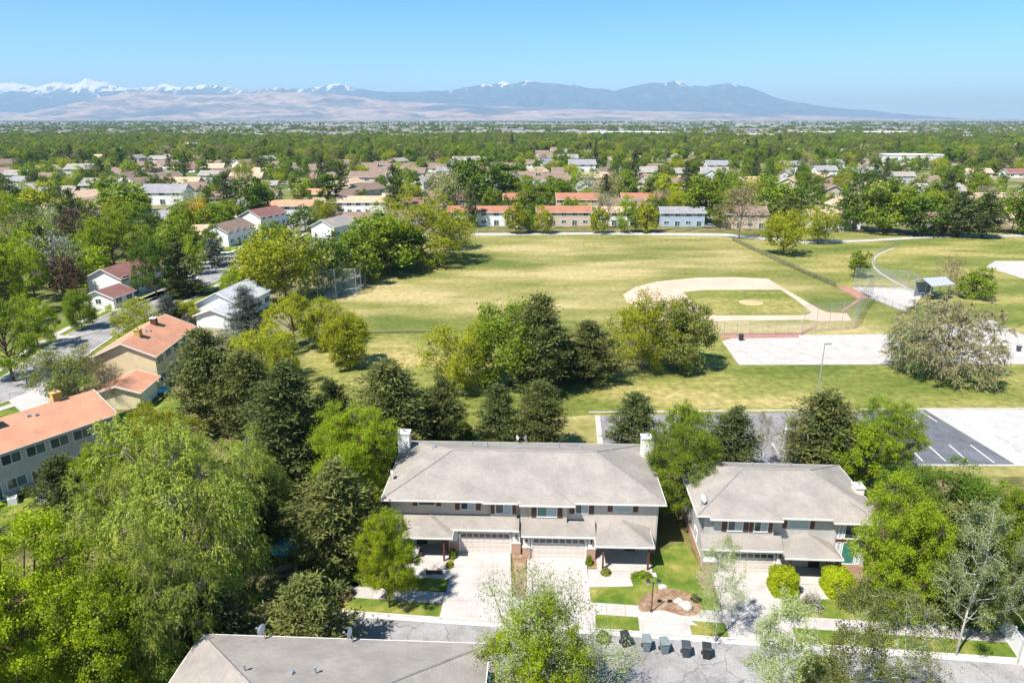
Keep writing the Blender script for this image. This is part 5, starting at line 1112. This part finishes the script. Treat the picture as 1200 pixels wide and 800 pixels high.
# individual trees of the near suburb
pal = (('mb1', 'green', 'mid green tree among the suburb roofs', 22), ('mb2', 'maple', 'fresh green tree among the suburb roofs', 16), ('mb3', 'deep', 'deep green tree among the suburb roofs', 20), ('mvase', 'lime', 'yellow-green tree among the suburb roofs', 11), ('mair', 'bud', 'budding brownish tree among the suburb roofs', 9), ('mb2', 'olive', 'olive tree among the suburb roofs', 12), ('mpin', 'pinedk', 'dark conifer among the suburb roofs', 6), ('mpop', 'deep', 'narrow upright dark tree among the suburb roofs', 2))
wts = [p[3] for p in pal]; nt_ = 0; tries = 0
cand = []
while len(cand) < 900 and tries < 60000:
    tries += 1; Y = 235 + 700*(g.random()**1.15); X = g.uniform(-.86, .86)*Y
    if not allowed(X, Y): continue
    w = g.uniform(6, 12)
    if not free(X, Y, w/2, .62): continue
    TREES.append((X, Y, w/2)); cand.append((X, Y, w))
for _ in range(4000):
    X = g.uniform(-190, -72); Y = g.uniform(120, 240); x, y = px_of(X, Y); w = g.uniform(6, 10)
    if x < 300 and -40 < x and np.min(np.hypot(rcA[:, 0]-X, rcA[:, 1]-Y)) > 19 and free(X, Y, w/2, .85) and len(cand) < 1160: TREES.append((X, Y, w/2)); cand.append((X, Y, w))
cnt = {}; fcnt = {}; REST = []
LM = [(at(*p), t) for p, t in (((270,284),'brown-roofed white house up the street'), ((310,266),'dark red roof near the street head'), ((341,255),'orange-roofed house at the street end'), ((218,282),'tan-roofed bungalow'), ((237,272),'golden tree'), ((195,262),'grey-roofed low house'), ((367,240),'stacked orange roofs'), ((428,250),'long tan-roofed row'), ((494,308),'bright park willow'), ((560,247),'dark red roofed second-row townhouse'), ((612,247),'orange second-row townhouse'), ((750,247),'second-row townhouse behind the slate roof'), ((797,264),'blue-grey townhouse'), ((868,266),'brown two-storey house by the park'), ((972,267),'white house behind two park trees'), ((1075,276),'deep green trees of the park edge'), ((1185,274),'far end of the park edge'), ((125,345),'maroon-roofed house'), ((74,348),'silver-grey tree'), ((52,262),'lime tree among the left roofs'), ((150,262),'green tree among the left roofs'), ((12,372),'maple above the white car'))]
for X, Y, w in sorted(cand, key=lambda c: c[1]):
    pr, lf, lab, _ = g.choices(pal, wts)[0]; cnt[lab] = cnt.get(lab, 0) + 1
    h = w*g.uniform(.95, 1.35)*(1.5 if 'pin' in pr else 1.0); w2 = w*(.62 if 'pin' in pr else (.5 if pr == 'mpop' else 1.0))
    if pr == 'mpop': h *= 1.3
    fam = {'mpin': 'suburb_conifer', 'mair': 'budding_tree', 'mpop': 'upright_tree'}.get(pr, 'suburb_tree'); fcnt[fam] = fcnt.get(fam, 0) + 1
    if fcnt[fam] > 290: REST.append((X, Y, 0)); continue
    if Y < 400:
        t_ = min(LM, key=lambda m_: (m_[0][0]-X)**2 + (m_[0][1]-Y)**2)[1]; sz = 'tall ' if h > 11.5 else ('small ' if h < 8 else '')
        put_tree(fam, pr, lf, sz + lab.replace('among the suburb roofs', 'near the ' + t_), X, Y, h, w2, 'trees among the suburb roofs')
    else:
        tm, cm, ph, pw = PROTO[pr]; o = link(fam, cm); setmat(o, L[lf]); o.location = (X, Y, 0); o.rotation_euler = (0, 0, g.uniform(0, 6.28)); o.scale = (w2/pw, w2/pw, h/ph); tag(o, lab + ', farther off', 'tree', 'trees farther off among the suburb roofs')

# far canopy: too many to count, instanced on points
def scatter(name, pts, src, smin, smax, label):
    me = bpy.data.meshes.new(name); me.from_pydata(pts, [], []); o = link(name, me); tag(o, label, 'trees', None, 'stuff')
    ng = bpy.data.node_groups.new(name, 'GeometryNodeTree'); ng.interface.new_socket('Geometry', in_out='INPUT', socket_type='NodeSocketGeometry'); ng.interface.new_socket('Geometry', in_out='OUTPUT', socket_type='NodeSocketGeometry')
    n, l = ng.nodes, ng.links; gi = n.new('NodeGroupInput'); go = n.new('NodeGroupOutput'); ip = n.new('GeometryNodeInstanceOnPoints'); oi = n.new('GeometryNodeObjectInfo'); oi.inputs['Object'].default_value = src; oi.inputs['As Instance'].default_value = True
    rr = n.new('FunctionNodeRandomValue'); rr.data_type = 'FLOAT_VECTOR'; rr.inputs['Max'].default_value = (0, 0, 6.28); rs = n.new('FunctionNodeRandomValue'); rs.data_type = 'FLOAT'; rs.inputs['Min'].default_value = smin if False else 0
    fl = [s for s in rs.inputs if s.type == 'VALUE']; fl[0].default_value = smin; fl[1].default_value = smax
    ro = [s for s in rr.outputs if s.type == 'VECTOR'][0]; so_ = [s for s in rs.outputs if s.type == 'VALUE'][0]
    l.new(gi.outputs[0], ip.inputs['Points']); l.new(oi.outputs['Geometry'], ip.inputs['Instance']); l.new(ro, ip.inputs['Rotation']); l.new(so_, ip.inputs['Scale']); l.new(ip.outputs[0], go.inputs[0])
    md = o.modifiers.new('scatter', 'NODES'); md.node_group = ng; return o
def seed_tree(pr, lf, lab, X, Y, s=1.0):
    tm, cm, ph, pw = PROTO[pr]; me = cm.copy(); me.materials.clear(); me.materials.append(L[lf]); o = link('far_tree', me); o.location = (X, Y, 0); o.scale = (s, s, s); tag(o, lab, 'tree'); return o
gg = np.random.default_rng(77)
def belt(y0, y1, area, dens_noise=True):
    A = .80*(y1**2-y0**2)*1.05; n = int(A/area); Y = np.sqrt(gg.uniform(y0**2, y1**2, n)); X = gg.uniform(-.84, .84, n)*Y; return np.stack([X, Y, np.zeros(n)], 1)
kinds = (('mb1', 'green', 'mid green', 905), ('mb3', 'deep', 'deep green', 912), ('mb2', 'olive', 'olive', 920), ('mvase', 'lime', 'yellow-green', 930), ('mair', 'tan', 'tawny budding', 938))
share = (.30, .24, .20, .13, .13)
near = belt(640, 1500, 150); mid = belt(1500, 3600, 640); far = belt(3600, 9000, 5200)
# clearings keep the canopy uneven
def thin(p, sc, lim):
    v = np.sin(p[:, 0]/sc+1.3)*np.cos(p[:, 1]/(sc*1.7)+.4) + .6*np.sin(p[:, 0]/(sc*.37)+p[:, 1]/(sc*.61)) + .5*np.cos(p[:, 0]/(sc*.21)-p[:, 1]/(sc*.33)); return p[v > lim]
near = thin(near, 130, -1.1); mid = thin(mid, 300, -.45); far = thin(far, 700, -.2)
REST = np.array(REST); pick = gg.choice(4, len(REST), p=(.4, .25, .2, .15))
for k, (pr, lf, tx) in enumerate((('mb1', 'green', 'mid green'), ('mb3', 'deep', 'deep green'), ('mb2', 'olive', 'olive'), ('mvase', 'lime', 'yellow-green'))):
    src = seed_tree(pr, lf, '%s tree by itself behind the suburb roofs' % tx, -40+k*41, 640+k*9); scatter('suburb_trees', REST[pick == k].tolist(), src, .75, 1.2, '%s crowns crowding the suburb roofs' % tx)
for zone, nm, lo, hi in ((near, 'suburb_canopy', .75, 1.35), (mid, 'valley_woodland', .8, 1.5), (far, 'distant_woodland', 1.0, 2.0)):
    pick = gg.choice(5, len(zone), p=share if nm == 'suburb_canopy' else (.20, .44, .20, .04, .12))
    for k, (pr, lf, tx, yy) in enumerate(kinds):
        src = bpy.data.objects.get('far_seed_%d' % k)
        if nm == 'suburb_canopy':
            src = seed_tree(pr, lf, '%s tree standing alone in the far canopy' % tx, -60+k*37, yy); kinds_src = globals().setdefault('KS', []); kinds_src.append(src)
        src = KS[k]
        scatter(nm, zone[pick == k].tolist(), src, lo, hi, '%s crowns of the %s' % (tx, {'suburb_canopy': 'suburb canopy beyond the park', 'valley_woodland': 'woodland on the valley floor', 'distant_woodland': 'hazy distant valley woodland'}[nm]))
# pale commercial buildings out on the valley floor
WB = plain('shed_white', (.72, .71, .69), .6, 0, .06, .05); WR = plain('shed_roof', (.80, .79, .77), .6, 0, .05, .05); TB = plain('shed_tan', (.48, .38, .30), .7, 0, .1, .05)
def shed(X, Y, w, d, h, label, wm=WB, group=None, rz=0):
    r = empty('flat_roofed_building', (X, Y, 0), rz, label, 'building', group); MB().box(-w/2, w/2, -d/2, d/2, 0, h).build('wall', wm, r); MB().box(-w/2-.4, w/2+.4, -d/2-.4, d/2+.4, h+.003, h+.9).build('roof', WR, r)
    wn_ = MB(); n = max(2, int(w/9)); 
    wmesh = MB().box(-1.6, 1.6, -.08, .05, -1.1, 1.1).mesh('window', M_GLASS)
    for i in range(min(n, 9)): o = link('window', wmesh, r); o.location = (-w/2 + w*(i+.5)/min(n, 9), -d/2-.02, h*.55)
for (x, y, wp, hh, lab) in ((1066, 191, 60, 7, 'large white flat-roofed building at the right beyond the treetops'), (900, 176, 60, 8, 'white flat-roofed store beyond the trees, longest of its cluster'), (858, 174, 30, 8, 'small white store at the left of the cluster'), (935, 183, 26, 7, 'small white store just before the longest one'), (735, 161, 90, 11, 'very long white warehouse far out on the valley floor'), (885, 164, 40, 10, 'white warehouse on the far right valley floor'), (1035, 160, 60, 10, 'pale warehouse below the low end of the mountains'),
   (560, 176, 26, 7, 'pale low school among the trees'), (225, 176, 20, 8, 'pale building among the left treetops'), (300, 164, 26, 10, 'white block far out on the left of the valley'), (640, 170, 22, 8, 'small pale block left of the long warehouse'), (1120, 165, 50, 9, 'tan warehouse on the right of the valley'), (1180, 178, 34, 8, 'white store at the right edge above the trees'), (470, 164, 34, 9, 'pale warehouse in the middle distance'), (955, 160, 44, 10, 'white depot on the far right'), (120, 163, 36, 9, 'pale depot on the far left'), (820, 168, 30, 8, 'tan block right of the long warehouse')):
    X, Y = at(x, y); k = (Y*CS+H*SN)/FP; shed(X, Y, wp*k, max(20, wp*k*.45), hh, lab, TB if 'tan' in lab else WB)
city = []
mbc = MB()
for i in range(6000):
    Y = 1500 + 13000*g.random()**1.6; X = g.uniform(-.85, .85)*Y; w = g.uniform(10, 30)*(1+Y/6000); d = g.uniform(10, 30); h = g.uniform(5, 10)*(1+Y/9000)
    mbc.box(X-w/2, X+w/2, Y-d/2, Y+d/2, 0, h)
tag(mbc.build('distant_buildings', plain('city_pale', (.38, .36, .345), .7, 0, .5, .004)), 'pale specks of houses and sheds across the valley floor', 'buildings', None, 'stuff')

# mountains: a long range beyond the valley with tan foothills before it
SKY = [(-700,110),(-400,100),(-150,97),(0,98),(20,96),(45,100),(70,97),(85,99),(100,96),(110,93),(120,95),(135,100),(160,103),(180,101),(200,99),(215,103),(235,101),(250,98),(262,102),(285,106),(310,104),(350,104),(375,103),(398,99),(420,104),(440,108),(470,109),(505,106),(530,107),(560,100),(590,97),(605,98),(618,93),(640,97),(665,100),(695,103),(720,107),(745,101),(770,97),(790,96),(805,101),(830,101),(845,99),(862,100),(885,106),(910,115),(940,121),(970,125),(1000,128),(1030,130),(1050,135),(1075,137.5),(1120,139.3),(1400,139.5),(1900,139.5)]
FOOT = [(-700,128),(-150,126),(40,133),(75,128),(100,118),(130,112),(170,108),(220,112),(260,112),(320,108),(380,111),(420,113),(470,119),(520,122),(580,125),(640,127),(700,129),(800,131),(900,134),(1000,137),(1060,139.5),(1900,139.5)]
def vnoise(x, y, seed):
    xi, yi = np.floor(x).astype(np.int64), np.floor(y).astype(np.int64); xf, yf = x-xi, y-yi
    def hsh(a, b_): n = (a*374761393 + b_*668265263 + seed*974711) & 0x7fffffff; n = ((n ^ (n >> 13))*1274126177) & 0x7fffffff; return ((n ^ (n >> 16)) & 0xffff)/65535.
    u_, v_ = xf*xf*(3-2*xf), yf*yf*(3-2*yf)
    return (hsh(xi,yi)*(1-u_)+hsh(xi+1,yi)*u_)*(1-v_) + (hsh(xi,yi+1)*(1-u_)+hsh(xi+1,yi+1)*u_)*v_
def ridged(x, y, seed, oc=5):
    s = 0; a = .5
    for o in range(oc): s = s + a*(1-np.abs(2*vnoise(x, y, seed+o)-1)); x, y, a = x*2.03+7.1, y*2.03+3.3, a*.5
    return s
def range_(name, prof, Yc, Yf, Yb, nx, ny, seed, m, rough):
    xs = np.linspace(-26000, 26000, nx); ys = np.linspace(Yf, Yb, ny); X, Y = np.meshgrid(xs, ys)
    f_ = FP*CS - (120-400)*SN; px = 600 + X*f_/Yc; sky_y = np.interp(px, [p[0] for p in prof], [p[1] for p in prof]); v = sky_y-400
    zt = H - Yc*np.tan(TH + np.arctan(v/FP)); zt = np.maximum(zt-H*.0, 0)
    t = np.where(Y < Yc, (Y-Yf)/(Yc-Yf), (Yb-Y)/(Yb-Yc)); t = np.clip(t, 0, 1)
    rn = ridged(X/2300+11, Y/4600, seed); g_ = t**1.25
    Z = zt*g_*(1 - rough*(1-t**1.5)*(1.35-rn*1.35)) + zt*.34*(ridged(X/700, Y/1700, seed+20, 6)-.5)*np.clip(t*3, 0, 1)*np.clip((1-t)*2+.42, 0, 1)
    Z = np.where(zt < 12, -1, Z); Z[0, :] = -1; Z = np.maximum(Z, -1)
    V = np.stack([X.ravel(), Y.ravel(), Z.ravel()], 1); i = np.arange(nx-1); F = [(j*nx+a, j*nx+a+1, (j+1)*nx+a+1, (j+1)*nx+a) for j in range(ny-1) for a in i]
    me = bpy.data.meshes.new(name); me.from_pydata(V.tolist(), [], F); me.materials.append(m); me.polygons.foreach_set('use_smooth', [True]*len(F)); tag(link(name, me), kind='structure')
m, n, l, b = nt('mountain_rock'); t = n.new('ShaderNodeTexCoord'); sp = n.new('ShaderNodeSeparateXYZ'); l.new(t.outputs['Object'], sp.inputs[0])
f1 = noise(n, l, t.outputs['Object'], .0016, 9, .72); c1 = ramp(n, [(.36, (.010, .020, .035)), (.5, (.028, .038, .052)), (.66, (.10, .098, .105))]); l.new(f1, c1.inputs['Fac'])
sn = n.new('ShaderNodeMath'); sn.operation = 'MULTIPLY_ADD'; sn.inputs[1].default_value = 1900; f3 = noise(n, l, coords(n, l, (1, .35, .8)), .0034, 8, .7); l.new(f3, sn.inputs[0]); l.new(sp.outputs[2], sn.inputs[2])
xm = n.new('ShaderNodeMapRange'); l.new(sp.outputs[0], xm.inputs['Value']); xm.inputs['From Min'].default_value = -15000; xm.inputs['From Max'].default_value = 3000; xm.inputs['To Min'].default_value = 280; xm.inputs['To Max'].default_value = -90
s2 = n.new('ShaderNodeMath'); s2.operation = 'ADD'; l.new(sn.outputs[0], s2.inputs[0]); l.new(xm.outputs[0], s2.inputs[1])
sr = n.new('ShaderNodeMapRange'); l.new(s2.outputs[0], sr.inputs['Value']); sr.inputs['From Min'].default_value = 2200; sr.inputs['From Max'].default_value = 2300
c = mixc(n, l, sr.outputs[0], c1.outputs['Color'], (.82, .84, .88)); l.new(c, b.inputs['Base Color']); b.inputs['Roughness'].default_value = .95; bump(n, l, b, noise(n, l, coords(n, l, (1, .5, 1)), .0022, 8, .65), 1.0, 260)
M_MT = m
M_FOOT = blotch('foothill_tan', [(.36, (.04, .045, .05)), (.46, (.17, .125, .095)), (.54, (.42, .30, .215)), (.66, (.09, .08, .07))], .0007, 10, (.7,1,3), .003, .3, .95)
range_('mountains', SKY, 27000, 20500, 34000, 900, 110, 3, M_MT, 1.0)
range_('foothills', FOOT, 21500, 17000, 24500, 700, 70, 9, M_FOOT, .6)
# the air between: one box of thin haze round everything
hm = bpy.data.materials.new('haze_air'); hm.use_nodes = True; n = hm.node_tree.nodes; n.remove(n['Principled BSDF']); pv = n.new('ShaderNodeVolumePrincipled'); pv.inputs['Density'].default_value = 6.2e-5; pv.inputs['Absorption Color'].default_value = (.2, .2, .2, 1); pv.inputs['Color'].default_value = (.42, .68, 1.0, 1); pv.inputs['Anisotropy'].default_value = 0
hm.node_tree.links.new(pv.outputs[0], n['Material Output'].inputs['Volume'])
hb = MB().box(-62000, 62000, -62000, 62000, -2.5, 1680).build('haze', hm); tag(hb, 'thin pale haze filling the valley air', 'haze', None, 'stuff')
